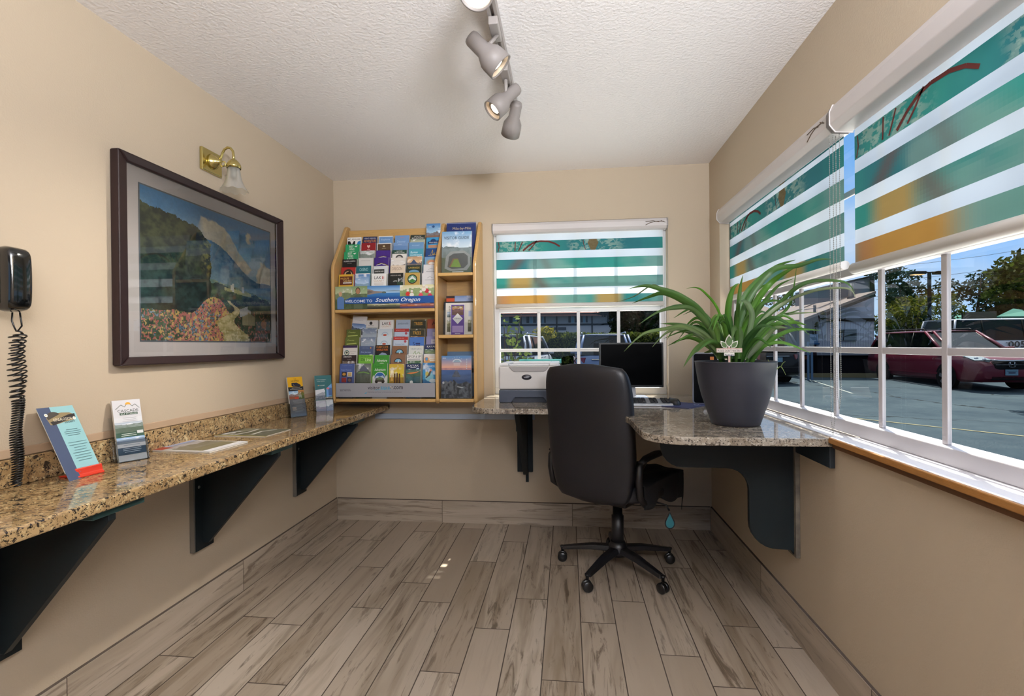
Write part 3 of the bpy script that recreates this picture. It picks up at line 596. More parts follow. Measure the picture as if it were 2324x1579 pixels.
LO = {
(0, 0): ('d4d2d4', 'white tilted brochure with a dark headland photograph in the lower section', dr(('text', 'resort', .45, .3, .05, '8a8a90', .5), ('scene', 0, .55, 1, 1.3, '4a6aa0', '9ab0d0', '1f2228', '15181c', .6, .5, 40))),
(0, 1): ('d6d3d0', 'white brochure with a small round dark badge', dr(('ell', .5, .2, .11, .11, '3a3634'), ('line', [(.3, .38), (.7, .38)], .03, '8a8684'), ('scene', 0, .5, 1, .9, '9aa09a', 'b9b9b0', '4a5048', '3a4038', .5, .3, 41))),
(0, 2): (WH, 'white brochure headed LAKE COUNTY behind the red tree one', dr(('text', 'LAK', .42, .24, .19, '22201f', .46), ('text', 'E', .76, .24, .19, 'b02a28', .14), ('text', 'COUNTY', .5, .44, .11, 'c49a6a', .66, 0, -.004))),
(0, 3): ('a9b8cc', 'pale blue brochure with flowing script', dr(('text', 'jacksonville', .5, .28, .17, '5a6a80', .75, .4, 0),)),
(0, 4): ('2e2c20', 'dark forest brochure headed TREES in gold, upper of the two', dr(('scene', 0, 0, 1, 1, '4a4630', '5a5238', '2a2c1c', '23261a', .9, .1, 44), ('text', 'TREES', .48, .28, .2, 'd09a3c', .58))),
(0, 5): ('9a4a2c', 'rust red brochure in the top row of the lower section', dr(('text', 'A', .45, .3, .28, '4a1f16', .3),)),
(1, 0): ('55602c', 'olive green brochure, upper of the two beside the rack side', dr(('text', 'Country', .4, .2, .12, 'b9c47a', .5, k_(shear=.3)), ('line', [(.1, .45), (.8, .4)], .06, 'a9b46a'))),
(1, 1): ('66748c', 'grey blue brochure with white peaks, upper of the two', dr(('scene', 0, 0, 1, 1, '6a7890', '8a98ac', '9aa4b0', '5a687c', .65, .5, 46), ('line', [(.3, .42), (.7, .36)], .03, 'd9dce4'))),
(1, 2): ('ccd6de', 'pale brochure with a small red tree emblem, upper of the two', dr(('ell', .5, .42, .24, .22, 'a9bcd0', 20, 0, 180), ('ell', .5, .43, .19, .17, 'ccd6de', 20, 0, 180), ('ell', .5, .42, .14, .06, 'b04a34'), ('poly', [(.44, .48), (.56, .48), (.5, .36)], 'b04a34'))),
(1, 3): ('b9c6d8', 'white brochure under a red header band, upper of the two', dr(('rect', 0, 0, 1, .22, 'a83230'), ('text', 'MUSEUM TOUR GUIDE', .42, .11, .06, 'e0b0a8', .6), ('ell', .82, .32, .09, .09, 'a84a58'), ('text', 'Destination Cards', .45, .52, .07, '4a5a80', .62))),
(1, 4): ('2c281c', 'dark forest brochure headed TREES in gold, lower of the two', dr(('scene', 0, 0, 1, 1, '4a4630', '5a5238', '2a2c1c', '23261a', .9, .1, 47), ('text', 'TREES', .48, .3, .2, 'd9a440', .56), ('scene', 0, .5, 1, .9, '6a4a28', '7a5430', '3a2c1c', '5a2c1c', .8, .2, 48))),
(1, 5): ('8e8ab0', 'lavender brochure with a pale label, upper of the two', dr(('rect', .4, .25, 1, .55, 'c0bcc8'), ('line', [(.5, .4), (.9, .4)], .03, '6a6680'))),
(2, 0): ('59642e', 'olive green brochure, lower of the two beside the rack side', dr(('text', 'Country', .4, .2, .12, 'b9c47a', .5, k_(shear=.3)), ('line', [(.1, .45), (.8, .4)], .06, 'a9b46a'))),
(2, 1): ('69778e', 'grey blue brochure with white peaks, lower of the two', dr(('scene', 0, 0, 1, 1, '6a7890', '8a98ac', '9aa4b0', '5a687c', .65, .5, 49), ('line', [(.3, .42), (.7, .36)], .03, 'd9dce4'))),
(2, 2): ('cad6e0', 'pale brochure with a small red tree emblem, lower of the two', dr(('ell', .5, .45, .26, .24, 'a9bcd0', 20, 0, 180), ('ell', .5, .46, .2, .18, 'cad6e0', 20, 0, 180), ('ell', .5, .44, .14, .06, 'b04a34'), ('poly', [(.44, .5), (.56, .5), (.5, .38)], 'b04a34'))),
(2, 3): ('bcc8d8', 'white brochure under a red header band, lower of the two', dr(('rect', 0, 0, 1, .22, 'a83230'), ('text', 'MUSEUM TOUR GUIDE', .42, .11, .06, 'e0b0a8', .6), ('ell', .82, .32, .09, .09, 'a84a58'), ('text', 'Destination Cards', .45, .5, .07, '4a5a80', .62))),
(2, 4): ('4a74ba', 'royal blue brochure with a big numeral five', dr(('text', '5', .3, .45, .26, '1f2c60', .14), ('lines', .42, .75, .38, 2, .12, '1f2c60', .07))),
(2, 5): ('9490b8', 'lavender brochure with a pale label, lower of the two', dr(('rect', .35, .2, 1, .5, 'c4c0cc'), ('line', [(.45, .35), (.9, .35)], .03, '6a6680'))),
(3, 0): ('d9d4d0', 'white brochure with a purple header and round badge', dr(('rect', 0, 0, 1, .16, '33224a'), ('ell', .27, .5, .18, .18, '3a6a6a'), ('ell', .27, .5, .13, .13, 'd9d4c0'), ('ell', .27, .48, .07, .07, '2a3a3a'), ('text', 'Oregon House', .7, .42, .06, '4a4a58', .42), ('text', 'Tours', .7, .56, .06, '4a4a58', .2))),
(3, 1): ('4a5878', 'slate blue brochure with faint gold star', dr(('text', 'CENTER', .4, .13, .1, '6a7898', .5), ('ell', .78, .12, .05, .05, 'c4864a'), ('text', 'River Journeys', .45, .42, .12, 'a9b8e0', .7, k_(shear=.3)))),
(3, 2): ('1c1b1d', 'black brochure with glowing orange title', dr(('text', 'CURRY COVE', .47, .13, .14, 'd98a30', .8), ('text', 'WORLD PARK', .47, .32, .14, 'd9742a', .8), ('poly', [(.1, .75), (.45, .5), (.7, .55), (.95, .8)], '8a98b0'))),
(3, 3): ('7c5a42', 'brown brochure with a blue gauge arch, upper of the two', dr(('ell', .5, .5, .29, .29, '2c2420', 20, 0, 180), ('ell', .5, .46, .22, .2, '7ab0cc', 20, 0, 180), ('poly', [(.46, .5), (.54, .5), (.58, .3)], 'e4e4e0'))),
(3, 4): ('d6d8d4', 'white brochure with a green grapevine sketch', dr(('text', 'VINEYARDS', .5, .22, .12, '7a8a94', .75, 0, -.004), ('line', [(.3, .6), (.45, .35), (.5, .6), (.7, .4), (.85, .7)], .03, '7a9a5a'), ('line', [(.2, .7), (.6, .62), (.9, .5)], .02, '9ab07a'))),
(3, 5): (NV, 'navy brochure headed KAYAK in white, upper of the two', dr(('text', 'KAYAK', .5, .14, .13, WH, .66), ('scene', 0, .32, 1, 1, '4a6a58', '8a9a70', '3a4a38', '4a5a28', .6, .3, 53))),
(4, 0): ('2c2022', 'dark brown brochure with white capitals in the lower section', dr(('text', 'EVENTS ETC', .4, .12, .1, WH, .55), ('text', 'rentals', .5, .28, .06, 'a9a09a', .25), ('scene', .05, .4, .95, 1, '5a5048', '8a7a68', '3a3028', '2a2220', .6, .4, 54))),
(4, 1): ('6eaa3c', 'lime green brochure with the zipline name', dr(('text', 'CRATER LAKE', .48, .1, .11, '2f6a2a', .85, 0, -.004), ('text', 'Zip', .3, .33, .2, '2a4a28', .3), ('text', 'Line', .67, .33, .2, 'd9ecc0', .38), ('rect', .75, -.02, .95, .03, 'd9ecc0'))),
(4, 2): ('3f8a34', 'green brochure with white adventure script, upper of the two', dr(('text', 'Torpedo', .4, .14, .08, '2a5a26', .5), ('text', 'Adventure', .5, .36, .18, WH, .7, k_(shear=.3)), ('ell', .5, .78, .3, .26, WH, 20, 0, 180), ('ell', .5, .8, .26, .23, '2a64a8', 20, 0, 180))),
(4, 3): ('80604a', 'brown brochure with a blue gauge arch, lower of the two', dr(('ell', .5, .52, .29, .29, '2c2420', 20, 0, 180), ('ell', .5, .48, .22, .2, '7ab0cc', 20, 0, 180), ('poly', [(.46, .52), (.54, .52), (.58, .32)], 'e4e4e0'))),
(4, 4): (WH, 'white brochure headed ZIP DIP and SIP over raft photographs', dr(('text', 'ZIP DIP & SIP!', .5, .14, .16, '2a2a2e', .92), ('lines', .05, .95, .28, 1, .1, '6a6a70', .05), ('scene', .04, .4, .96, 1, '3a5a3a', '5a7a5a', '2a4a3a', '4a5a48', .7, .4, 57), ('text', 'IN', .16, .72, .22, 'd9cc3a', .22))),
(4, 5): ('d9b07a', 'orange brochure with a white sunset title', dr(('scene', 0, 0, 1, 1, 'd9dce0', 'e4c49a', 'c08a4a', 'b07a3a', .5, .3, 58), ('ell', .2, .35, .14, .14, 'c4742a'), ('ell', .2, .35, .09, .12, '5a94c0'), ('lines', .4, .85, .28, 2, .14, 'e9e4d8', .09))),
(5, 0): ('4a5c94', 'blue brochure with four small square photographs in front', dr(('text', 'Crystal Center', .5, .12, .1, '6a7cac', .7), ('text', 'Rogue Treasures', .45, .42, .09, '9aacdc', .7, k_(shear=.3)), ('rect', .15, .55, .47, .86, '2a2420'), ('ell', .31, .7, .12, .09, 'b9863c'), ('rect', .53, .55, .85, .86, 'd9d4c8'), ('rect', .57, .59, .81, .82, 'c4a46a'), ('rect', .15, .92, .47, 1.24, '9a2c2c'), ('rect', .53, .92, .85, 1.24, '3a3a5c'), ('ell', .69, 1.08, .1, .11, '8a6a5a'), ('rect', 0, 2.1, 1, 2.3, '2a2c38'), ('rect', .05, 2.14, .95, 2.22, WH))),
(5, 1): ('4c5a48', 'grey green brochure with a forest waterfall photograph', dr(('scene', 0, 0, 1, 2.3, '5a605c', '8a8f8a', '3a463a', '3f4a3c', .75, .2, 60, 20, 40), ('poly', [(.2, .4), (.5, .1), (.8, .4), (.7, .5), (.3, .5)], '55586a'), ('line', [(.15, .62), (.5, .56), (.9, .66)], .06, '6f9a48'))),
(5, 2): ('3f8a34', 'green and white brochure with an off-road buggy under a blue arch', dr(('poly', [(0, .9), (.06, .75), (.12, .95), (.2, .8), (.3, 1), (.7, 1), (.8, .8), (.88, .95), (.94, .75), (1, .9), (1, 2.3), (0, 2.3)], WH), ('text', 'Torpedo', .4, .18, .09, '2a5a26', .5), ('text', 'Adventure', .5, .4, .19, WH, .76, k_(shear=.3)), ('ell', .5, .98, .4, .43, WH, 24, 0, 180), ('ell', .5, .98, .36, .39, '2a64a8', 24, 0, 180), ('poly', [(.16, .96), (.3, .8), (.5, .86), (.7, .78), (.84, .96)], 'c9d8e6'), ('poly', [(.16, 1.2), (.22, .98), (.5, .88), (.75, .95), (.85, 1.2)], '4a4a42'), ('poly', [(.3, 1.05), (.4, .92), (.65, .92), (.72, 1.05)], '6a8a5a'), ('ell', .28, 1.2, .1, .1, '1c1c1c'), ('ell', .72, 1.2, .1, .1, '1c1c1c'))),
(5, 3): ('c9982c', 'golden yellow brochure with a low sun over tree trunks', dr(('scene', 0, 0, 1, 2.3, 'c9a840', 'e0c83a', '9a6a2c', '6a4020', .62, .03, 62, 16, 30), ('ell', .2, .52, .11, .11, 'fff4d0'), ('poly', [(.2, .52), (.12, 1.1), (.28, 1.1)], 'e0a850'), ('rect', .34, .62, .44, 1.3, '5a3a28'), ('rect', .5, .6, .6, 1.3, '4a3024'), ('rect', .66, .62, .76, 1.3, '5a3a28'))),
(5, 4): (NV, 'navy brochure headed KAYAK in white over an orange boat, lower of the two', dr(('text', 'KAYAK', .5, .12, .13, WH, .76), ('lines', .3, .7, .22, 1, .1, WH, .03), ('scene', 0, .33, 1, 1.25, '2c4a4a', '5a7a6a', '3a5a48', '3f6a7c', .75, .2, 63, 16, 20), ('poly', [(.05, .62), (.3, .56), (.75, .52), (.9, .5), (.7, .6), (.35, .66)], 'd9824a'), ('rect', .72, .27, .88, .36, 'b9d0e6'), ('ell', .38, 1.2, .11, .11, WH), ('scene', 0, 1.28, 1, 2.2, '4a9ab8', '8ac4d4', '3a7a94', '2c6a8a', .6, .2, 64))),
(5, 5): ('2a74a8', 'blue ocean aquarium brochure with a leaping seal', dr(('scene', 0, 0, 1, 2.3, '2c74b0', '3a94c4', '1f6494', '2a84a4', .5, .1, 65), ('text', 'OCEAN WORLD', .5, .24, .15, WH, .95), ('ell', .45, .95, .3, .3, '8ac4d4'), ('ell', .3, .75, .12, .16, 'c4b45a'), ('poly', [(.15, 1.05), (.35, .85), (.5, .5), (.6, .55), (.5, .85), (.28, 1.02)], '4a4438'), ('ell', .55, .5, .08, .08, 'c48a7a'), ('ell', .7, 1.22, .24, .14, 'c4d0d8'))),
}
CX = [.135+.1145*k for k in range(7)]
def fill(sec, ztops, where):
    rr = random.Random(17)
    for (ti, ci), (base, lab, draw) in sec.items():
        zt = ztops[ti]+rr.uniform(-.004, .004); yt = -.088-.0262*ti
        h, tilt = .229, .10
        if sec is UP and (ti, ci) == (0, 5): zt += .073; tilt = .12; h = .26
        th = rr.choice((.008, .012, .016))
        if (ti, ci) in ((0, 2), (1, 4), (1, 2)): th = .018
        x = (CX[ci]+CX[ci+1])/2+rr.uniform(-.003, .003); roll = rr.uniform(-.012, .012)
        if sec is LO and (ti, ci) == (0, 0): roll = .1; zt += .035; x += .012
        sheet('brochure', lab, 'brochure', .102 if ci < 5 else .098, h, base, draw, (x, yt-h*math.sin(tilt), zt-h*math.cos(tilt)), tilt, th, rr.uniform(-.03, .03), roll, where)
fill(UP, (2.008, 1.957, 1.902, 1.846, 1.786, 1.731), 'brochures in the upper pockets of the rack')
fill(LO, (1.425, 1.366, 1.307, 1.250, 1.187, 1.129), 'brochures in the lower pockets of the rack')
for sec, zs in (('upper', (2.008, 1.957, 1.902, 1.846, 1.786)), ('lower', (1.425, 1.366, 1.307, 1.250, 1.187))):
    for ti, z in enumerate(zs): cube((.1285, -.088-.0262*ti-.0245, z-.2345), (.8105, -.017, z-.2295)).build('pocket_ledge', WOODH, bpy.data.objects['brochure_rack'])
# banners of the rack
def welcome(p):
    h = .152/.675
    p.scene(0, 0, .165, h, '8a9a70', 'b9c09a', '5a6a48', '3f4c34', .7, .2, 70, 14, 14); p.scene(.165, 0, .33, h, '7a9468', 'a9b890', '4a5a3c', '3a4430', .65, .2, 71, 14, 14)
    p.img(.33, 0, .66, h, lambda u, v: lerp(lin('a9cce8'), lin('3f7cbc'), (v-.7)/.3) if v > .68 else lerp(lin('174f92'), lin('3a78b4'), ss(.4, .68, v)), 10, 16)
    p.poly([(.33, .085), (.33, .03), (.36, .035), (.40, .05), (.46, .055), (.52, .06), (.5, .07), (.42, .075), (.36, .085)], '8d8078'); p.poly([(.33, .05), (.35, .045), (.39, .06), (.35, .075), (.33, .08)], '6c625e'); p.ell(.5, .066, .022, .01, '5c6458'); p.poly([(.52, .05), (.6, .046), (.66, .05), (.66, .06), (.52, .058)], '7f93a6')
    p.scene(.66, 0, 1, h, 'd0c890', 'e0dcc0', '6a8a48', '8a7058', .8, .2, 73, 20, 14)
    p.scene(.33, .176, .66, h, '8a8a5a', 'a9a880', '3a3a30', '2c2c28', .6, .4, 74, 20, 6); p.scene(.66, .176, 1, h, '3a3a6a', 'c4742a', '6a3a4a', '2a3a68', .5, .4, 75, 20, 6)
    for x, y, sk, sh, hr, r in ((.055, .075, 'c49a7a', '5a7cb0', 'b0a88a', .02), (.235, .05, 'a87a5c', '55604a', '2a201a', .026)):     # two visitors
        p.poly([(x-r*1.6, h), (x-r*1.7, y+r*2.2), (x-r*.6, y+r*1.3), (x+r*.6, y+r*1.3), (x+r*1.9, y+r*2.2), (x+r*1.8, h)], sh); p.ell(x, y-r*.15, r*.95, r*1.3, hr); p.ell(x, y, r*.8, r*1.1, sk)
    for x, y, c in ((.74, .07, 'c4342c'), (.93, .045, 'b82c3c'), (.78, .08, 'e4e0d8'), (.87, .085, 'd84a5c'), (.96, .09, 'b82c4c'), (.9, .03, 'e4dcd0')): p.ell(x, y-.012, .011, .013, 'c49a80'); p.ell(x, y-.02, .013, .011, 'e0dcd4'); p.ell(x, y+.016, .022, .02, c)
    p.poly([(.1, .172), (.1, .138), (.16, .112), (1, .108), (1, .176)], '1f4f94')
    p.text('WELCOME TO', .243, .148, .026, 'f2f2f4', .28, 0, .005); p.text('Southern Oregon', .64, .146, .05, 'f2f2f4', .45, .32, .006)
sheet('banner_sign', 'wide welcome banner with lake photograph and white script on blue', 'sign', .675, .152, '3a5a80', welcome, (.4695, -.2655, 1.4925), 0.02, .003)
def tips(p):
    p.text('visitor', .389, .044, .034, '26262c', .122, 0, .002); p.text('tips', .503, .046, .040, '3a9ac4', .095, .0, .008); p.text('.com', .632, .044, .028, '26262c', .1, 0, .004)
    p.rect(.556, .034, .58, .05, '222226'); p.rect(.556, .034, .568, .042, 'e4e0d4'); p.rect(.568, .042, .58, .05, 'e4e0d4')
    p.line([(.4, .067), (.5, .062), (.56, .066)], .004, '49a8cc'); p.text('Delivering the Power of Directories to the Internet!', .5, .088, .012, '5a5a66', .35, .25, 0)
    p.poly([(.29, .1), (.32, .086), (.31, .104)], '49a8cc'); p.line([(.04, .06), (.15, .06)], .005, '6a6a72'); p.text('866-799-7373', .1, .073, .01, '33333b', .11)
sheet('rack_sign', 'grey acrylic sign strip reading visitortips.com across the rack bottom', 'sign', .675, .092, '98989e', tips, (.4695, -.2695, .909), 0, .002)
# magazines in the narrow section
MAGX = .949
def mg(name, lab, w, h, base, draw, x, y, z, tilt=.1, th=.006, rz=0, cat='magazine'): return sheet(name, lab, cat, w, h, base, draw, (x, y-h*math.sin(tilt), z), tilt, th, rz)
mg('magazine', 'navy road guide magazine showing behind the stadium visitor guide', .205, .35, '1f3068', dr(('rect', 0, .02, 1, .03, 'c4c8d8'), ('text', 'Mile-by-Mile', .52, .22, .12, 'b9a88a', .62, .0, -.002)), MAGX+.004, -.075, 1.722+.02, .14, .02)
mg('magazine', 'visitor guide magazine with an aerial stadium photograph', .2, .283, '8a98a4', dr(('scene', 0, 0, 1, 1.42, '6a9ac4', 'c4d4e0', '4a5a58', '4c5a3c', .62, .12, 80, 24, 34), ('poly', [(.1, 1.25), (.14, .85), (.3, .68), (.75, .66), (.95, .8), (.97, 1.15), (.85, 1.32), (.3, 1.34)], '8a8f90'), ('poly', [(.2, 1.2), (.25, .85), (.4, .75), (.75, .74), (.88, .85), (.88, 1.12), (.75, 1.25), (.35, 1.27)], '4a4f50'), ('poly', [(.25, 1.2), (.38, .92), (.55, .92), (.66, 1.2)], '7a5a40'), ('poly', [(.3, 1.2), (.42, .95), (.55, .95), (.66, 1.22)], '6f9038'), ('text', 'VISITOR GUIDE', .49, .22, .1, '2a3440', .84), ('lines', .35, .75, 1.36, 1, .1, 'd4d8dc', .02)), MAGX-.004, -.185, 1.7215, .1, .012, cat='magazine')
mg('magazine', 'magazine with a red corner badge and cloudy sky in the middle compartment', .2, .268, '8aa0c8', dr(('scene', 0, 0, 1, 1.3, '7a94c4', 'd4d4e0', '5a6a80', '3a4a58', .4, .1, 82, 14, 20), ('rect', 0, 0, .3, .62, '3a2a2c'), ('rect', .01, .08, .29, .6, 'c4502c'), ('ell', .15, .32, .12, .12, '241c1e')), MAGX-.004, -.09, 1.318, .1, .01)
mg('folder', 'black folder standing behind the white magazine', .215, .225, '15141a', dr(('line', [(.02, .7), (.02, .9)], .02, '25242c')), MAGX-.002, -.135, 1.318, .1, .008, cat='folder')
mg('magazine', 'white magazine with small landscape photographs behind the purple brochure', .185, .212, 'd9d4cc', dr(('text', 'Annual', .22, .14, .07, '6a6864', .22), ('text', 'Visitors', .22, .24, .07, '6a6864', .22), ('scene', .06, .32, .3, .52, '8aa4c4', 'b9c8d8', '6a7a8a', '4a5a58', .5, .3, 84, 6, 6), ('scene', .06, .62, .3, 1.05, '9aa0a0', 'b9b490', '5a5a3a', '4a4a34', .7, .3, 85, 8, 10), ('scene', .82, .62, .95, 1.05, '8a8a70', 'a9a480', '4a4a34', '3a3a2c', .7, .3, 86, 5, 10), ('rect', .84, .3, .95, .5, 'a9b0d0')), MAGX+.006, -.175, 1.318, .1, .008)
mg('brochure', 'purple brochure with a white diamond in a clear holder', .095, .2, '5a3a94', dr(('rect', 0, 0, 1, .03, WH), ('rect', 0, 0, .04, 2.2, WH), ('rect', .96, 0, 1, 2.2, WH), ('scene', .1, .1, .9, .75, '5a5a3a', 'b98a5a', '4a2c4a', '6a4a2c', .6, .4, 88, 10, 10), ('poly', [(.5, .62), (.86, 1.0), (.5, 1.38), (.14, 1.0)], WH), ('text', 'Library', .5, 1.0, .12, '5a5460', .46, .2, .004), ('rect', .12, 1.5, .88, 1.95, 'a48ac4'), ('lines', .3, .7, 2.02, 1, .1, WH, .03)), MAGX+.004, -.215, 1.3165, .08, .004, cat='brochure')
mg('magazine', 'slate blue magazine titled OREGON behind the mountain lake guide', .205, .305, '5c7896', dr(('text', 'OREGON', .53, .3, .3, 'a9bcd0', .93, 0, -.012), ('rect', 0, .56, 1, .7, '191a20')), MAGX+.006, -.10, .9, .1, .014)
def lake(p):
    a = lin
    def fn(u, v):
        if v > .72: c = lerp(a('d8a48a'), a('5a84b4'), (v-.72)/.24+.3*(fbm(u*4, v*6, 91)-.5))
        elif v > .66: c = lerp(a('8a6470'), a('c4908a'), fbm(u*12, v*12, 92))
        else: c = lerp(a('4a6490'), a('2c4878'), fbm(u*3, v*22, 93)+(.6-v)*.3)
        if .5 < v < .62+.06*fbm(u*8, 1, 94) and abs(u-.5) < .06+.3*(.62-v)*2.4: c = lerp(a('2c3444'), a('5a6270'), fbm(u*18, v*22, 95))
        rk = .30+.22*ss(.35, .1, abs(u-.25))*fbm(u*9, v*2, 96)+.12*ss(.3, .8, u)*fbm(u*7, 2, 97)
        if v < rk: c = lerp(a('2e333c'), a('6e747e'), ss(.35, .7, fbm(u*16, v*16, 98)))
        return c
    p.img(0, 0, 1, 1.39, fn, 44, 60); p.ell(.52, .21, .15, .11, 'c4ccd4', 18, 0, 180); p.ell(.52, .215, .12, .085, '8aa0b4', 18, 0, 180)
    for k in range(5): w = math.radians(40+25*k); p.line([(.52+.17*math.cos(w), .2-.14*math.sin(w)), (.52+.2*math.cos(w), .2-.17*math.sin(w))], .01, 'c4ccd4')
    p.text('2023', .09, .075, .04, 'd4dce4', .11); p.lines(.4, .64, .26, 2, .04, 'd4d4d4', .015); p.poly([(.55, 1.0), (.75, 1.03), (.7, 1.06), (.52, 1.02)], 'd0d4d8'); p.ell(.07, .88, .035, .04, 'd0d4d8')
    for k in range(6): p.rect(.83, .1+k*.06, .86, .13+k*.06, 'c4ccd4')
mg('magazine', 'travel guide magazine with a blue mountain lake and rocky shore', .2, .278, '4a6490', lake, MAGX-.006, -.225, .9, .08, .014)

# ------------------------------------------------------------------ framed painting on the side wall
FR = mat('dark_frame_wood', '261718', .38, spec=.35); MATB = mat('mat_board', 'd5cdcd', .8)
t = thing('framed_painting', 'large framed landscape painting under glass with a white mat border', 'painting', (0, -1.25, 1.18))
Y0, Y1, Z0, Z1 = -1.795, -.712, 1.178, 1.98; fw = .052
mb = MB()
def side(a, b, c, d):                                                        # mitred rails with a stepped face
    mb.add([(.002, *a), (.002, *b), (.002, *c), (.002, *d), (.040, *a), (.040, *b), (.026, *c), (.026, *d)], [(0, 1, 2, 3), (4, 7, 6, 5), (0, 4, 5, 1), (1, 5, 6, 2), (2, 6, 7, 3), (3, 7, 4, 0)])
side((Y0, Z0), (Y1, Z0), (Y1-fw, Z0+fw*.62), (Y0+fw, Z0+fw*.62)); side((Y1, Z0), (Y1, Z1), (Y1-fw, Z1-fw*.62), (Y1-fw, Z0+fw*.62))
side((Y1, Z1), (Y0, Z1), (Y0+fw, Z1-fw*.62), (Y1-fw, Z1-fw*.62)); side((Y0, Z1), (Y0, Z0), (Y0+fw, Z0+fw*.62), (Y0+fw, Z1-fw*.62))
mb.build('frame', FR, t, bevel=.006, seg=3)
mat_o = cube((.004, Y0+.03, Z0+.02), (.014, Y1-.03, Z1-.02)).build('mat_board', MATB, t)
ya, yb2, za, zb = -1.678, -.815, 1.275, 1.885
def art(u, v):
    q = lin; X, Y = u*1.42, v
    n = fbm(X*26, Y*34, 3); b = fbm(X*7, Y*8, 5); br = fbm(X*60+Y*30, Y*70-X*20, 7, 2)
    c = lerp(q('9cc0d8'), q('3f83ba'), ss(.62, 1, v+.12*(b-.5)))
    rl = .80-.30*ss(.30, 1.0, u)+.035*(fbm(X*5, 1.3, 9)-.5)+.02*math.sin(u*14)                # mountain ridge
    cl = fbm(X*5.2, Y*6.5+X*2, 17)+.42*ss(.15, .0, abs(v-(rl+.075)))*ss(.33, .42, u)-.16
    if v > rl-.02: c = lerp(c, lerp(q('d6cdb8'), q('f1ead6'), n), ss(.50, .60, cl)*ss(.34, .42, u+.1*(v-.8)))
    if v < rl and u > .28: c = lerp(lerp(q('3a6b94'), q('7397b2'), ss(.3, .7, n*.6+b*.4)), q('8fb0bc'), .7*ss(rl-.05, .46, v)*ss(.2, .8, b+.2))
    vl = .56-.18*u+.03*(b-.5)                                                                   # valley floor
    if v < vl and u > .28: c = lerp(lerp(q('6f9088'), q('a3b086'), ss(.35, .65, n)), q('5f8890'), .6*ss(.4, .6, b))
    tr = .50-.20*u+.09*fbm(X*11, 4, 21)
    if v < tr: c = lerp(q('1f3638'), q('4d664e'), ss(.30, .72, n*.55+fbm(X*13, Y*13, 22)*.45))
    if .56 < u < .80 and abs(v-.415+.10*(u-.6)) < .013*(.6+n): c = lerp(q('d6cf9c'), q('93a06a'), n)
    if abs(u-.628) < .016 and abs(v-.435) < .02+.016*(u > .628): c = q('dfe2e0')
    if abs(u-.725) < .010 and abs(v-.43) < .024: c = q('d0d6da')
    e = .455+.05*(fbm(3.1, Y*7, 23)-.5)+.03*(n-.5)-.12*ss(.55, .30, v)*0                        # big tree on the near side
    th = .895-.30*max(0, u-.12)+.06*(fbm(X*9, 8, 25)-.5)+.03*(n-.5)-.55*max(0, u-.37)
    if u < e and .20 < v < th:
        k = ss(.33, .70, n*.5+fbm(X*15, Y*17, 26)*.5)
        c = lerp(lerp(q('1b2a26'), q('47543a'), k), lerp(q('17272c'), q('2f4a48'), k), ss(.60, .40, v)); c = lerp(c, q('8d8a44'), .75*ss(.36, .44, u)*ss(.50, .68, n)*ss(.45, .6, v))
    pcx = .665-.10*ss(.02, .16, v)+.13*ss(.14, .29, v)-.10*ss(.24, .33, v); pw = .10*(1-ss(0, .33, v))+.012        # winding lane
    fl = .205+.135*ss(.30, .46, u)-.17*ss(.50, .66, u)+.03*(b-.5)
    if v < fl and u < .70:
        c = lerp(q('27403c'), q('5f7050'), n); k = fbm(X*74, Y*80, 27, 2); k2 = fbm(X*58, Y*64, 33, 2); z = ss(.04, .40, u); pk = fbm(X*9, Y*10, 41)
        if k > .60-.16*z-.16*(pk-.5): c = lerp(q('9c5550'), q('cf8d84'), k2)
        if k2 > .66-.06*z: c = lerp(q('b98b45'), q('d3c080'), n)
        if k < .33 and pk < .5: c = lerp(q('46688c'), q('8ea6ba'), k2)
    if v < .325 and abs(u-pcx) < pw*(.85+.4*n): c = lerp(lerp(q('cfc294'), q('a39862'), ss(.35, .65, fbm(X*9, Y*26, 35))), q('e0d8b4'), .5*ss(.55, .7, br))
    if u > pcx+pw*1.1 and v < .24+.10*(n-.5): 
        c = lerp(q('263b36'), q('556348'), n)
        if fbm(X*60, Y*60, 37, 2) > .68-.10*(v < .09): c = lerp(q('96524a'), q('b98a78'), n)
    if .715 < u < .835 and .135 < v < .245-.5*max(0, u-.775): c = lerp(q('c0b795'), q('857e60'), fbm(X*70, Y*3, 39))   # small barn
    if .69 < u < .795 and abs(v-(.262-.42*abs(u-.762))) < .034*(1 if u < .765 else .35): c = lerp(q('ccd0d4'), q('a4a9ac'), n)
    if (u-.925)**2*1.6+(v-.155)**2 < .0013*(.6+.8*n): c = lerp(q('bb7d38'), q('8d5a2c'), n)
    return tuple(x*(.90+.22*br) for x in c)
mb = MB(); mb.grid(lambda u, v: (.0146, ya+(yb2-ya)*u, za+(zb-za)*v), 230, 162, 0, art, False)
mb.build('painted_print', attrmat('painting_surface', .6, .25), mat_o)
mb = MB()
for a, b in (((ya-.006, za-.006), (yb2+.006, za)), ((ya-.006, zb), (yb2+.006, zb+.006)), ((ya-.006, za), (ya, zb)), ((yb2, za), (yb2+.006, zb))): mb.box((.0142, *a), (.0149, *b))
mb.build('inner_border', mat('blue_grey_line', '5d6670', .7), mat_o)
MB().add([(.0225, Y0+.04, Z0+.025), (.0225, Y1-.04, Z0+.025), (.0225, Y1-.04, Z1-.025), (.0225, Y0+.04, Z1-.025)], [(0, 1, 2, 3)]).build('glass_pane', glassmat('picture_glass', (.97, .98, .98), 1.3), t)
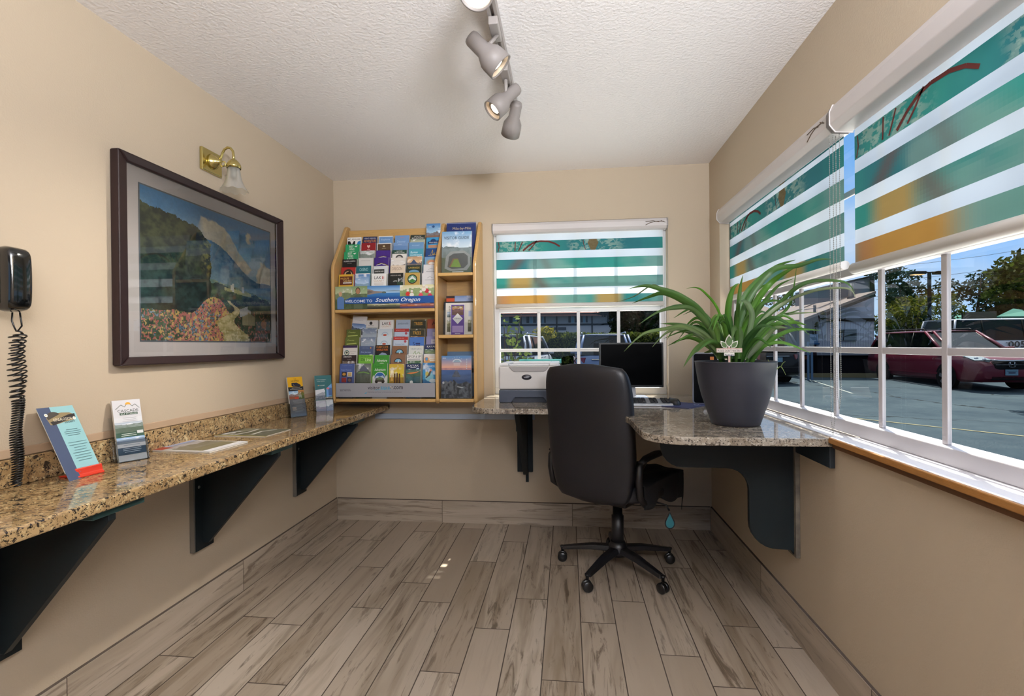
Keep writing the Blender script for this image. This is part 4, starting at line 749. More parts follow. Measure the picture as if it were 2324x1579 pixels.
# ------------------------------------------------------------------ brass wall lamp
BRASS = mat('polished_brass', 'cfc07e', .18, 1.0)
t = thing('wall_sconce', 'brass wall lamp with a frosted bell shade above the painting', 'wall lamp', (0, -1.268, 2.06))
MB().box((.001, -1.336, 2.064), (.016, -1.202, 2.168)).build('back_plate', BRASS, t, bevel=.004, seg=3)
MB().lathe([(.036, 0), (.034, .008), (.022, .02), (.012, .03), (.008, .045)], (.016, -1.268, 2.118), 24, (1, 0, 0)).build('canopy_cup', BRASS, t)
sx_, sy_ = .128, -1.276
path = [(.05, -1.268, 2.118), (.058, -1.268, 2.135), (.066, -1.269, 2.155), (.078, -1.270, 2.172), (.095, -1.272, 2.180), (.112, -1.274, 2.175), (.124, -1.275, 2.160), (sx_, sy_, 2.135), (sx_, sy_, 2.115)]
MB().tube(path, .0058, 10).build('gooseneck_arm', BRASS, t)
MB().tube([(.055+.016*math.cos(a)*(1-i*.03)+.014, -1.268, 2.108+.016*math.sin(a)*(1-i*.03)) for i, a in enumerate([math.radians(150+22*k) for k in range(15)])], .0032, 8).build('scroll', BRASS, t)
MB().lathe([(.004, .03), (.012, .028), (.022, .018), (.029, .006), (.031, 0), (.031, -.014), (.029, -.014)], (sx_, sy_, 2.092), 28, caps=False).build('shade_holder', BRASS, t)
MB().tube([(sx_-.02, sy_-.035, 2.081), (sx_-.018, sy_-.03, 2.081)], .003, 8).build('thumb_screw', BRASS, t)
prof = [(.026, 0), (.028, -.02), (.031, -.04), (.036, -.06), (.044, -.08), (.055, -.097), (.060, -.104)]
MB().lathe(prof, (sx_, sy_, 2.08), 48, wave=lambda i, w, r, z: (r+.0025*max(0, i-4)*math.cos(w*9)*.6, z-.0018*max(0, i-4)*math.cos(w*9)), caps=False).build('glass_shade', glassmat('frosted_glass', (.82, .81, .76), .6, .25, .30), t)
MB().lathe([(.010, .0), (.012, -.02), (.012, -.035), (.010, -.04)], (sx_, sy_, 2.076), 16).build('lamp_socket', mat('socket_grey', '9a9892', .5), t)
# ------------------------------------------------------------------ track lighting
LG = mat('track_grey', '98928f', .45); LGH = mat('lamp_housing', '86807e', .5)
TX, TZ = 1.418, 2.402
t = thing('lighting_track', 'pale grey lighting track running along the ceiling', 'lighting track', (TX, -2.2, 2.44))
MB().prism([(TX-.018, H-.001), (TX-.018, TZ), (TX-.006, TZ), (TX-.006, TZ+.012), (TX+.006, TZ+.012), (TX+.006, TZ), (TX+.018, TZ), (TX+.018, H-.001)], 1, -3.4, -.93).build('rail', LG, t)
cube((TX-.019, -.93, TZ-.001), (TX+.019, -.92, H-.001)).build('end_cap', LG, t)
GLOW = mat('lamp_lens', 'fff3e0', .3, emit='ffe8c8', estr=9); LENS_OFF = mat('lamp_lens_edge', 'd8d2c8', .3)
def head(label, A, B, y_track, energy, r=.05, cone=1.5):
    A, B = Vector(A), Vector(B); ax = (B-A).normalized(); ln = (B-A).length
    t = thing('track_spotlight', label, 'spotlight', (TX, y_track, TZ), 0, 'spotlights on the ceiling track')
    mid = A+ax*ln*.45
    cube((TX-.017, y_track-.055, TZ-.03), (TX+.017, y_track+.055, TZ-.0005)).build('track_adapter', LG, t, bevel=.003)
    st = MB(); top = Vector((TX, y_track+.02, TZ-.03)); st.tube([top, top.lerp(mid, .6), mid], [.016, .015, .012], 8, flat=.5); st.build('stem', LG, t)
    prof = [(r*.02, 0), (r*.50, .002), (r*.58, .012), (r*.60, ln*.45), (r*.96, ln*.64), (r, ln*.72), (r*1.02, ln), (r*.93, ln), (r*.88, ln*.9)]
    MB().lathe(prof, A, 36, ax).build('housing', LGH, t, bevel=0)
    MB().lathe([(r*.90, 0), (r*.70, -.012), (r*.48, -.02), (.0001, -.02)], A+ax*(ln*.965), 32, ax, caps=False).build('reflector', mat('lamp_reflector', 'd9c8b4', .35, .3), t)
    MB().lathe([(r*.60, 0), (r*.4, .006), (.0001, .008)], A+ax*(ln*.965-.014), 28, ax, caps=False).build('lens', GLOW, t)
    lamp('spot_beam', 'SPOT', B+ax*.01, energy, (1, .92, .82), ax, spot_size=cone, spot_blend=1.0, shadow_soft_size=.03)
def hd(px1, D1, px2, D2): return atd(*px1, D1), atd(*px2, D2)
A, B = hd((1120, -95), 1.52, (1079, -18), 1.40); head('ceiling track spotlight cut off by the top edge of the photo', A, B, -2.0, 22, .05)
A, B = hd((1066, 83), 1.80, (1137, 153), 1.815); head('ceiling track spotlight tilted toward the window wall, first whole one along the track', A, B, -1.66, 9, .049)
A, B = hd((1175, 199), 2.18, (1117, 252), 2.145); head('ceiling track spotlight with its glowing lens showing, middle of the row', A, B, -1.36, 95, .045, 1.3)
A, B = hd((1174, 232), 2.31, (1158, 306), 2.43); head('ceiling track spotlight pointing away at the far end of the track', A, B, -1.14, 18, .044)
# ------------------------------------------------------------------ wall telephone with its cord
BLK = mat('glossy_black_plastic', '07090a', .12, coat=.6)
t = thing('wall_telephone', 'glossy black wall telephone with a long coiled cord', 'telephone', (0, -2.2, 1.35))
cube((.001, -2.27, 1.362), (.052, -2.155, 1.532)).build('wall_base', BLK, t, bevel=.012, seg=4)
mb = MB()
def hs(u, v):
    w = 2*math.pi*u; z = -1+2*v; a = .022+.0385*(1-abs(z)**6)**.5 if abs(z) < 1 else .022
    k = lambda s: math.copysign(abs(s)**.55, s)
    bulge = .064+.016*(1-z*z)-.006*(z < 0)*abs(z)
    th = .030*(1-abs(z)**10)**.5+.006
    return (.085+th*k(math.cos(w))*1.02+.004*(1-z*z), -2.195+.034*(1-abs(z)**12*.5)*k(math.sin(w)), 1.443+.093*z)
mb.grid(hs, 40, 30, cu=True); n0 = len(mb.v); mb.v += [hs(0, 0), hs(0, 1)]
mb.f.append(list(range(40))[::-1]); mb.f.append(list(range(30*40, 31*40))); mb.m += [0, 0]; mb.c += [None, None]; mb.s += [True, True]
mb.build('handset', BLK, t)
CORD = mat('cord_black', '0c0d0f', .3)
mb = MB(); ang = 0; pts = []; c0 = Vector((.082, -2.18, 1.348))
strand = [(.066, -2.178, 1.35), (.064, -2.178, 1.325), (.072, -2.178, 1.306), (.078, -2.178, 1.295)]
def coil(z0, z1, x0, x1, r, turns, ph):
    n = turns*11; o = []
    for i in range(n+1):
        q = i/n; a = ph+2*math.pi*turns*q; z = z0+(z1-z0)*q; x = x0+(x1-x0)*q+.004*math.sin(q*9+ph)
        o.append((x+r*math.cos(a), -2.178+r*.9*math.sin(a), z+.004*math.cos(a)))
    return o
p1 = strand+coil(1.29, 1.10, .074, .074, .0155, 12, 0)+coil(1.098, .858, .074, .070, .011, 34, .5)
p2 = [(.088, -2.176, 1.35), (.092, -2.176, 1.325), (.094, -2.176, 1.31), (.084, -2.178, 1.297)]+coil(1.29, 1.10, .088, .083, .0155, 13, 2)+coil(1.098, .858, .083, .076, .011, 34, 1.3)
mb.tube(p1, .0023, 6); mb.tube(p2, .0023, 6)
mb.tube(coil(.862, .845, .071, .075, .010, 3, 0), .0023, 6)
mb.build('coiled_cord', CORD, t)
# ------------------------------------------------------------------ card holders and magazines on the golden counter
def card(parent, name, w, h, base, draw, pos, rz, tilt, th=.004, roll=0):
    b = cube((-w/2, 0, 0), (w/2, th, h)); o = b.build(name, PAPER, parent, local=True)
    wm = Matrix.Translation(pos) @ Matrix.Rotation(rz, 4, 'Z') @ Matrix.Rotation(-tilt, 4, 'X') @ Matrix.Rotation(roll, 4, 'Y')
    o.matrix_basis = (wmat(parent).inverted() if parent else Matrix()) @ wm
    p = Print(-w/2, 0, w, h, 0, .00015); p.rect(0, 0, 1, h/w, base); draw(p); p.mb.build('cover_print', PRINT(), o, local=True)
    return o
q_ = math.radians
# red stand with the genealogy card
t = thing('card_stand', 'small bright red plastic stand holding the two-tone blue card', 'card stand', (.065, -1.99, LZ))
RED = mat('red_plastic', 'c8351f', .35)
rot = Matrix.Translation((.098, -2.0, LZ)) @ Matrix.Rotation(q_(84), 4, 'Z')
mb = MB().prism([(-.035, .0005), (.045, .0005), (.045, .004), (-.012, .010), (-.018, .030), (-.024, .030), (-.028, .010), (-.035, .006)], 0, -.042, .042).xf(rot); mb.build('base', RED, t, bevel=.002)
def gene(p):
    p.rect(0, 0, .34, 2.6, '3d4a66')
    p.poly([(.14, .3), (.3, .2), (.6, .18), (.82, .2), (.95, .28), (.9, .42), (.6, .45), (.35, .5), (.18, .5)], '8a7a58'); p.ell(.36, .3, .2, .16, '3f3a34', 18, 30, 200)
    p.poly([(.2, .42), (.75, .26), (.95, .24), (.93, .36), (.7, .4), (.24, .52)], '262322'); p.text('GENEALOGICAL', .56, .37, .075, 'e8dfc8', .54, .1); p.text('SOCIETY', .72, .47, .045, '262322', .3)
    for x, y in ((.16, .22), (.88, .38)): p.ell(x, y, .045, .045, 'e4e8e4'); p.ell(x, y, .015, .015, 'c4a84a')
    p.lines(.42, .92, .68, 4, .055, '5c8088', .012, 1); p.lines(.4, .94, 1.05, 8, .075, '5c8088', .012, 2)
    p.text('Genealogy Library', .66, 1.86, .075, '4f6f80', .6, 0, 0); p.lines(.45, .88, 2.0, 4, .05, '5c8088', .01, 3)
c = card(None, 'rack_card', .122, .225, '8fc0c6', gene, (.117, -2.017, LZ+.022), q_(94), .46, .002, .03)
tag(c, 'two-tone blue genealogy card leaning in the small red stand', 'card')
# clear holders
def holder(label, pos, rz, tilt, w=.108, h=.13):
    t = thing('brochure_holder', label, 'brochure holder', pos, rz)
    lc = lambda b: b.xf(Matrix.Rotation(-tilt, 4, 'X'))
    lc(cube((-w/2, .026, .001), (w/2, .0285, h+.04))).build('back_sheet', ACR, t, local=True)
    lc(cube((-w/2, -.004, .001), (w/2, -.0015, h*.62))).build('front_sheet', ACR, t, local=True)
    for x in (-w/2, w/2-.002): lc(cube((x, -.004, .001), (x+.002, .0285, h*.62))).build('side_sheet', ACR, t, local=True)
    cube((-w/2, -.004, .0003), (w/2, .07, .0025)).build('base_sheet', ACR, t, local=True)
    return t
def stor(p):
    p.rect(0, 0, 1, .75, 'd0d0d4'); p.line([(.1, .38), (.3, .2), (.42, .3), (.55, .12), (.7, .28), (.8, .2), (.95, .38)], .025, '2f4a3c'); p.ell(.55, .2, .1, .1, 'd9a030', 16, 0, 180)
    p.text('CASCADE', .53, .46, .11, '23302a', .74); p.rect(.22, .54, .86, .64, '23402f'); p.text('SELF STORAGE', .54, .59, .07, 'd4dcd4', .58); p.lines(.2, .9, .76, 3, .07, 'a9a9b0', .012, 4)
    p.scene(0, .95, 1, 1.4, '9aa8b8', 'c4ccd4', '5a6a5c', '4a5a4c', .8, .2, 101, 18, 10); p.rect(0, 1.38, 1, 1.58, '2a4a3a'); p.lines(.15, .75, 1.43, 2, .07, 'd4dcd4', .02, 5); p.rect(.75, 1.34, .97, 1.46, 'd0d4d4')
    p.scene(0, 1.58, 1, 1.85, '7aa4d0', 'b9cce0', '5a6a8a', '8a949a', .45, .2, 102, 18, 8); p.rect(0, 1.85, 1, 2.0, 'd4d8dc'); p.rect(0, 2.0, 1, 2.3, '2a4258'); p.lines(.15, .85, 2.04, 3, .07, 'b9c8d4', .02, 6); p.lines(.1, .9, 1.9, 1, .07, '8a98a8', .02, 7)
hp = Vector((.090, -1.800, LZ)); holder('clear holder with pale storage leaflets beside the red card stand', hp, q_(64), .27, .1)
tag(card(None, 'leaflet', .088, .225, 'd4d6da', stor, hp+Vector((.0, 0, .003)), q_(64), .27, .012), 'white and blue storage leaflet with a mountain outline logo', 'leaflet')
def hop(p):
    p.rect(0, 0, 1, .62, 'e0aa1e'); p.text('THE', .5, .13, .05, '3a3020', .16); p.text('HOPPER', .5, .25, .12, '3a3020', .52); p.poly([(.25, .36), (.6, .36), (.82, .5), (.86, .6), (.72, .62), (.3, .6), (.24, .55)], '1f2030'); p.line([(.32, .42), (.42, .56)], .03, 'c4b470')
    p.rect(0, .62, 1, .88, '1c1a1a'); p.lines(.1, .9, .68, 2, .08, 'a9a8a4', .03, 8); p.scene(0, .88, .62, 1.38, '8ab4d8', 'b9d0e0', '7a4a34', '8a5038', .55, .3, 104, 10, 10); p.rect(.35, 1.28, .62, 1.4, 'b04028')
    p.scene(.62, .85, 1, 1.4, 'c48a4a', '8a5a34', '5a6a2a', '3a4a24', .6, .5, 105, 8, 10)
    for k in range(5): p.line([(.62, 1.1+k*.05), (.72, 1.08+k*.05), (.82, 1.12+k*.05)], .02, 'b9c0c4')
    p.rect(0, 1.4, 1, 2.3, '5a5c60'); p.lines(.08, .95, 1.46, 11, .07, '8a8c90', .02, 9); p.lines(.08, .4, 1.9, 3, .07, 'c4a890', .03, 10)
hp = Vector((.088, -.655, LZ)); holder('clear holder with yellow-topped leaflets near the far end of the counter', hp, q_(60), .20, .104)
tag(card(None, 'leaflet', .095, .235, '5a5c60', hop, hp+Vector((0, 0, .003)), q_(60), .20, .012), 'narrow yellow and black leaflet with food photographs', 'leaflet')
def grn(p):
    p.text('Help something for', .4, .26, .045, WH, .56); p.text('every member', .38, .36, .045, WH, .46); p.text('ACADEMY', .4, .62, .06, 'c9d4d0', .4); p.rect(.17, .59, .22, .65, 'd98a4a')
    p.scene(0, .9, .58, 1.5, 'd0d4dc', 'c9ccd8', '8a8f98', '4a5262', .7, .25, 107, 10, 12); p.poly([(0, .9), (.55, .82), (.5, 1.0), (0, 1.2)], 'd4d6dc')
    p.poly([(.66, .82), (1, .52), (1, 1.28), (.64, 1.35)], '6a9ad0'); p.poly([(.78, .78), (1, .8), (1, 1.25), (.78, 1.28)], '3a5a8a'); p.ell(.76, .82, .09, .06, 'c9707a')
    p.scene(.58, 1.35, 1, 1.55, '8a8478', '6a6258', '3a342c', '4a4438', .6, .5, 108, 8, 5); p.scene(0, 1.56, .58, 2.3, 'c4c0cc', 'd4d0d8', '8a8498', '8a90a8', .5, .2, 109, 10, 12); p.scene(.6, 1.55, 1, 2.3, 'd9dce0', 'e0e4e8', '7a88a4', '9aa4c0', .5, .5, 110, 8, 12)
    p.rect(.18, 1.72, .5, 1.95, 'd4d4d8'); p.line([(0, 1.55), (1, 1.52)], .02, WH)
hp = Vector((.115, -.39, LZ)); holder('clear holder with teal leaflets beside the brochure rack', hp, q_(42), .2, .112)
tag(card(None, 'leaflet', .105, .228, '1f5f62', grn, hp+Vector((0, 0, .003)), q_(42), .2, .006), 'dark teal leaflet with building photographs beside the brochure rack', 'leaflet')
def tl_(p): p.lines(.3, .9, .5, 2, .1, '8ab0ac', .02, 11); p.rect(0, 1.2, 1, 2.2, '5a8aa0')
tag(card(None, 'leaflet', .1, .225, '0f4f4c', tl_, (.06, -2.275, LZ+.001), q_(70), .30, .004), 'dark teal leaflet standing behind the telephone cord at the photo edge', 'leaflet')
def flat_mag(label, cx, cy, rz, base, draw, w=.215, h=.275, th=.005):
    o = cube((-w/2, 0, 0), (w/2, th, h)).build('magazine', PAPER)
    o.matrix_basis = Matrix.Translation((cx, cy, LZ+th+.0006)) @ Matrix.Rotation(rz, 4, 'Z') @ Matrix.Rotation(q_(-90), 4, 'X')
    o.data.transform(Matrix.Translation((0, 0, -h/2)))
    p = Print(-w/2, -h/2, w, h, 0, .00015); p.rect(0, 0, 1, h/w, base); draw(p); p.mb.build('cover_print', PRINT(), o, local=True)
    return tag(o, label, 'magazine')
flat_mag('magazine lying flat with a white border and red corner beside the storage leaflets', .150, -1.54, q_(90-4), 'd4d2d0', lambda p: (p.scene(.06, .18, .96, 1.1, '9a9490', 'b9b4b4', '6a6448', '7a7458', .6, .6, 120, 14, 14), p.scene(.06, .05, .96, .2, '7a8ac0', 'a9b4d4', '8a90a8', '7a7c88', .5, .4, 121), p.rect(0, .0, .25, .28, 'a0402c'), p.rect(0, 1.1, 1, 1.28, 'dcdce0')))
flat_mag('dark magazine with green photograph lying flat between the leaflet holders', .165, -1.205, q_(90-2), '4a4a40', lambda p: (p.scene(0, .05, 1, 1.25, '5a5a48', '8a8a78', '4a4c38', '6a6a5c', .7, .6, 122, 16, 18), p.rect(0, 0, .04, 1.28, 'b9a84a'), p.line([(.1, .4), (.5, .5), (.95, .45)], .08, 'b9b8b0'), p.line([(.2, .8), (.6, .75), (.9, .95)], .07, 'c4c4bc')), .205, .255, .003)


# ------------------------------------------------------------------ printer, monitor, keyboard, mouse, computer tower
PLG = mat('printer_grey', 'cfcbc8', .45); SLATE = mat('printer_slate', '3c4250', .4); PLW = mat('printer_top_white', 'e2e2e4', .35)
t = thing('printer', 'light grey laser printer with a dark slate paper tray in front of the window', 'printer', (1.44, -.31, RZ))
px0, px1, py0, py1 = 1.258, 1.622, -.50, -.125
cube((px0, py0+.004, RZ+.078), (px1, py1, RZ+.218)).build('body', PLG, t, bevel=.012, seg=4)
mb = MB(); mb.prism([(px0+.002, RZ+.0005), (px0+.075, RZ+.0005), (px0+.098, RZ+.03), (px1-.098, RZ+.03), (px1-.075, RZ+.0005), (px1-.002, RZ+.0005), (px1-.002, RZ+.077), (px0+.002, RZ+.077)], 1, py0+.002, py1-.02); mb.build('paper_tray', SLATE, t, bevel=.005, seg=3)
cube((px0+.08, py0+.02, RZ+.001), (px1-.08, py0+.10, RZ+.03)).build('tray_recess', mat('tray_dark', '262a36', .4), t)
mb = MB(); mb.box((px0+.006, py0+.008, RZ+.2185), (px0+.06, py1-.005, RZ+.236)); mb.box((px1-.06, py0+.008, RZ+.2185), (px1-.006, py1-.005, RZ+.236)); mb.box((px0+.06, py1-.10, RZ+.2185), (px1-.06, py1-.005, RZ+.236)); mb.box((px0+.06, py0+.03, RZ+.2185), (px1-.06, py0+.06, RZ+.228))
mb.build('output_tray_surround', PLW, t, bevel=.004)
cube((px0+.062, py0+.062, RZ+.2186), (px1-.062, py1-.102, RZ+.2215)).build('output_slot', mat('slot_grey', '8d8a8a', .5), t)
MB().prism([(px0+.06, RZ+.216), (px0+.085, RZ+.188), (px0+.095, RZ+.185), (px1-.095, RZ+.185), (px1-.085, RZ+.188), (px1-.06, RZ+.216)], 1, py0-.0005, py0+.02).build('front_grip', mat('grip_grey', '9b9796', .4), t, bevel=.003)
mb = MB(); mb.lathe([(.0295, 0), (.027, .002), (.0001, .0026)], (0, 0, 0), 28, (0, -1, 0)); mb.xf(Matrix.Translation((px0+.168, py0+.0035, RZ+.152)) @ Matrix.Diagonal((1, 1, .55, 1)))
em = mb.build('emblem', mat('emblem_dark', '1c1d28', .3), t)
p = Print(px0+.168-.02, RZ+.145, .04, .014, py0-.0005); p.text('brother', .5, .17, .2, 'c9c9cf', .75); p.mb.build('emblem_lettering', PRINT(), em)
cube((px0+.09, py1-.004, RZ+.22), (px1+.006, py1+.002, RZ+.249)).build('teal_strip', mat('strip_teal', '3a8f8a', .3), t, bevel=.003)  # teal strip along the top of the printer's back
SLV = mat('silver_plastic', 'b9bac0', .3, .3)
t = thing('monitor', 'black flat monitor on a silver stand, switched off, between printer and plant', 'monitor', (2.07, -.22, RZ))
my = -.25
cube((1.868, my, .972), (2.264, my+.028, 1.252)).build('casing', mat('monitor_black', '101012', .35), t, bevel=.004)
MB().add([(1.878, my-.0006, .986), (2.254, my-.0006, .986), (2.254, my-.0006, 1.243), (1.878, my-.0006, 1.243)], [(0, 1, 2, 3)]).build('screen', mat('dark_screen', '020203', .35, spec=.03), t)
MB().prism([(2.045, RZ+.004), (2.10, RZ+.004), (2.09, 1.05), (2.06, 1.05)], 1, my+.034, my+.06).build('stand_column', SLV, t, bevel=.004)
MB().prism(rrect(1.97, my-.06, 2.17, my+.13, .04), 2, RZ+.0005, RZ+.011).build('stand_base', SLV, t, bevel=.003)
t = thing('keyboard', 'silver keyboard with black keys in front of the monitor', 'keyboard', (2.02, -.56, RZ), q_(-3))
mb = MB().prism([(-.085, .0005), (.085, .0005), (.085, .026), (-.07, .013), (-.085, .008)], 0, -.225, .225); mb.build('tray', SLV, t, bevel=.003, local=True)
kb = [MB(), MB(), MB()]
for r in range(6):
    for c_ in range(20):
        if c_ in (14, 17): continue
        mb = kb[0 if c_ < 14 else 1 if c_ < 17 else 2]
        x = -.212+c_*.0213; y = -.058+r*.0215; z = .0155+(y+.07)*.084
        if r == 0 and 3 < c_ < 9:
            if c_ == 4: mb.box((x, y, z), (x+.0213*5-.003, y+.0185, z+.007))
            continue
        mb.box((x, y, z), (x+.0185, y+.0185, z+.007))
for mb in kb: mb.build('key_block', mat('key_black', '1a1a1e', .45), t, bevel=.0015, seg=1, local=True)
pr = Matrix.Translation((2.292, -.60, RZ)) @ Matrix.Rotation(q_(50), 4, 'Z')
o = MB().prism(rrect(-.115, -.10, .115, .10, .012), 2, .0004, .0045).build('mouse_pad', mat('pad_blue', '343a62', .7)); o.matrix_basis = pr
tag(o, 'dark blue mouse pad with pale lettering on the grey granite desk', 'mouse pad')
p = Print(-.08, -.03, .16, .06, 0); p.text('RX', .7, .15, .22, 'b9bede', .2); p.line([(.1, .26), (.55, .2)], .015, '8a92c4'); p.lines(.55, .9, .3, 2, .04, '8a92c4', .015)
p.mb.xf(Matrix.Translation((.02, -.05, .0046)) @ Matrix.Rotation(q_(-50), 4, 'Z') @ Matrix.Rotation(q_(-90), 4, 'X')); p.mb.build('pad_print', PRINT(), o, local=True)
t = thing('computer_mouse', 'black computer mouse sitting on the blue mouse pad', 'computer mouse', (2.252, -.585, RZ+.0048), q_(20))
mb = MB(); mb.grid(lambda u, v: (.031*math.cos(2*math.pi*u)*math.cos(v*1.57)**.55*(1-.1*math.sin(2*math.pi*u)), .055*math.sin(2*math.pi*u)*math.cos(v*1.57)**.6, .034*math.sin(v*1.57)), 28, 10, cu=True); mb.build('shell', mat('mouse_black', '18181c', .35), t, local=True)
MB().lathe([(.008, -.004), (.009, 0), (.008, .004)], (0, .03, .026), 14, (1, 0, 0)).build('scroll_wheel', mat('wheel_grey', '55555c', .4), t, local=True)
t = thing('computer_tower', 'slim black computer tower edged in silver behind the plant pot', 'computer', (2.43, -.4, RZ))
tw0, tw1, ty = 2.366, 2.505, -.545
TW = Matrix.Translation((tw0, ty, 0)) @ Matrix.Rotation(q_(-14), 4, 'Z') @ Matrix.Translation((-tw0, -ty, 0))
cube((tw0+.004, ty+.012, RZ+.0005), (tw1-.004, ty+.30, RZ+.288)).xf(TW).build('case', mat('case_black', '111114', .6, spec=.15), t, bevel=.008)
MB().prism(rrect(tw0, RZ+.001, tw1, RZ+.292, .018), 1, ty+.002, ty+.014).xf(TW).build('silver_rim', mat('rim_silver', 'a9abb4', .3, .5), t, bevel=.002)
MB().prism(rrect(tw0+.008, RZ+.009, tw1-.008, RZ+.284, .013), 1, ty, ty+.006).xf(TW).build('front_panel', mat('front_black', '0c0c10', .6, spec=.1), t)
MB().lathe([(.013, 0), (.013, .002), (.010, .002), (.010, .0015), (.0001, .0015)], (tw0+.07, ty-.0001, RZ+.04), 24, (0, -1, 0)).xf(TW).build('round_badge', SLV, t)
cube((tw1-.045, ty-.0006, RZ+.25), (tw1-.025, ty, RZ+.268)).xf(TW).build('orange_sticker', mat('sticker_orange', 'c4763a', .5), t)
# ------------------------------------------------------------------ office chair
LEATH = mat('black_vinyl', '101017', .42, bump=.05, bscale=300, spec=.5); CBLK = mat('chair_plastic', '0e0e12', .42)
t = thing('office_chair', 'black swivel office chair on five casters pulled up to the desk', 'chair', (1.935, -.655, 0), -.60)
def sgn(x, e): return math.copysign(abs(x)**e, x)
mb = MB()
def bk(u, v):
    w = 2*math.pi*u; sv = -1+2*v
    k = max(1e-4, 1-abs(sv)**7)**(1/7)
    hw = .250*(.88+.12*ss(-1, -.2, sv)-.02*ss(.5, 1, sv))*k; th = .045*(1-abs(sv)**7)**.4 if abs(sv) < 1 else .0
    th = max(th, .004)
    x, y = hw*sgn(math.cos(w), .45), th*sgn(math.sin(w), .7)
    return (x, -.300-.03*sv-.045*sv*sv*(sv > 0)*.3+y+.35*x*x, .79+.355*sv)
mb.grid(bk, 48, 36, cu=True); mb.build('backrest', LEATH, t, local=True)
mb = MB()
def st_(u, v):
    w = 2*math.pi*u; sv = -1+2*v; k = max(1e-4, 1-abs(sv)**4)**.25
    return (.255*sgn(math.cos(w), .55)*(.9+.1*k), .02+.245*sgn(math.sin(w), .55)*(.9+.1*k), .485+.05*sv-(.03*sgn(math.sin(w), .55) if sv < 1 else 0)*.2)
mb.grid(st_, 44, 12, cu=True); mb.v += [(0, 0, .542), (0, 0, .43)]; a0 = len(mb.v)
for j, c_ in ((12, a0-2), (0, a0-1)):
    for i in range(44): mb.f.append([j*44+i, j*44+(i+1) % 44, c_]); mb.m.append(0); mb.c.append(None); mb.s.append(True)
mb.build('seat', LEATH, t, local=True)
cube((-.13, -.15, .395), (.13, .15, .43)).build('seat_mechanism', CBLK, t, bevel=.01, local=True)
MB().tube([(0, -.12, .41), (0, -.22, .43), (0, -.275, .50), (0, -.28, .60)], .028, 10, flat=.5).build('back_support', CBLK, t, local=True)
for sx_ in (-1, 1):
    MB().tube([(sx_*.20, -.05, .43), (sx_*.245, -.16, .44), (sx_*.258, -.245, .50), (sx_*.26, -.262, .58), (sx_*.262, -.255, .645), (sx_*.266, -.22, .672)], .018, 10, flat=.8).build('arm_frame', CBLK, t, local=True)
    MB().tube([(sx_*.264, -.25, .668), (sx_*.268, -.19, .684), (sx_*.272, -.08, .690), (sx_*.274, .0, .682), (sx_*.274, .03, .668)], [.016, .026, .029, .026, .014], 10, flat=.5).build('arm_pad', CBLK, t, local=True)
MB().lathe([(.033, .13), (.033, .30), (.026, .301), (.026, .40)], (0, 0, 0), 24).build('gas_column', CBLK, t, local=True)
MB().lathe([(.052, .085), (.055, .10), (.05, .135), (.038, .16)], (0, 0, 0), 24).build('hub', CBLK, t, local=True)
for k in range(5):
    a = q_(20+72*k)+.60; d = Vector((math.cos(a), math.sin(a), 0)); n_ = Vector((-d.y, d.x, 0))
    mb = MB(); secs = [(.03, .105, .135, .032), (.15, .098, .125, .028), (.27, .078, .100, .022), (.315, .070, .090, .019)]
    vs = []
    for r, z0, z1, w in secs: vs += [d*r-n_*w+Vector((0, 0, z0)), d*r+n_*w+Vector((0, 0, z0)), d*r+n_*w*.7+Vector((0, 0, z1)), d*r-n_*w*.7+Vector((0, 0, z1))]
    fs = [(3, 2, 1, 0), (12, 13, 14, 15)]+[(i*4+j, i*4+(j+1) % 4, i*4+4+(j+1) % 4, i*4+4+j) for i in range(3) for j in range(4)]
    mb.add(vs, fs); mb.build('base_leg', CBLK, t, bevel=.006, seg=3, local=True)
    c_ = d*.318; ca = a+q_(R.uniform(-50, 50)); e_ = Vector((math.cos(ca), math.sin(ca), 0)); f_ = Vector((-e_.y, e_.x, 0))
    cp = c_+Vector((0, 0, .027)); mb = MB(); mb.lathe([(.008, .06), (.009, .075), (.013, .08), (.013, .088)], c_, 12)
    fork = mb.build('caster_stem', CBLK, t, local=True)
    for sg in (-1, 1): MB().lathe([(.010, .004), (.024, .004), (.027, .008), (.027, .018), (.023, .022), (.006, .023)], cp+f_*0, 22, f_*sg).build('caster_wheel', mat('caster_black', '0c0c0e', .3), fork, local=True)
MB().tube([(.12, .02, .415), (.22, .03, .405), (.27, .03, .40), (.285, .03, .375)], .005, 8).build('height_lever', CBLK, t, local=True)
# teardrop tag on the lever and the dark cloth over the seat
wm = wmat(bpy.data.objects['office_chair'])
tp = wm @ Vector((.287, .03, .372))
td = [(0, 0)]+[(.026*math.cos(q_(a)), -.062+.03*math.sin(q_(a))) for a in range(150, 391, 15)]
o = MB().prism([(tp.x+a, tp.z+b) for a, b in td], 1, tp.y-.002, tp.y+.002).build('hang_tag', mat('tag_black', '16181c', .4), bevel=.001)
tag(o, 'teardrop teal and black tag hanging from the chair lever', 'tag')
MB().prism([(tp.x+a*.78, tp.z-.012+b*.80) for a, b in td], 1, tp.y-.0026, tp.y-.0018).build('tag_face', mat('tag_teal', '2c7f8e', .4), o)
mb = MB(); rr = random.Random(4)
def cl(u, v):
    x = -.02+.30*u; z = .546; y = -.2+.47*v
    if u > .72: q = (u-.72)/.28; x = .258+.012*math.sin(v*11)*q; z = .546-q*(.115+.05*ss(.4, 1, v)+.010*math.sin(v*13))
    if v > .86: q = (v-.86)/.14; z -= q*(.05+.02*ss(.75, 1, u)+.008*math.sin(u*10)); y = .282+.006*math.sin(u*9)
    return wm @ Vector((x, y, z+.005*math.sin(u*14+v*6)*math.sin(v*12)))
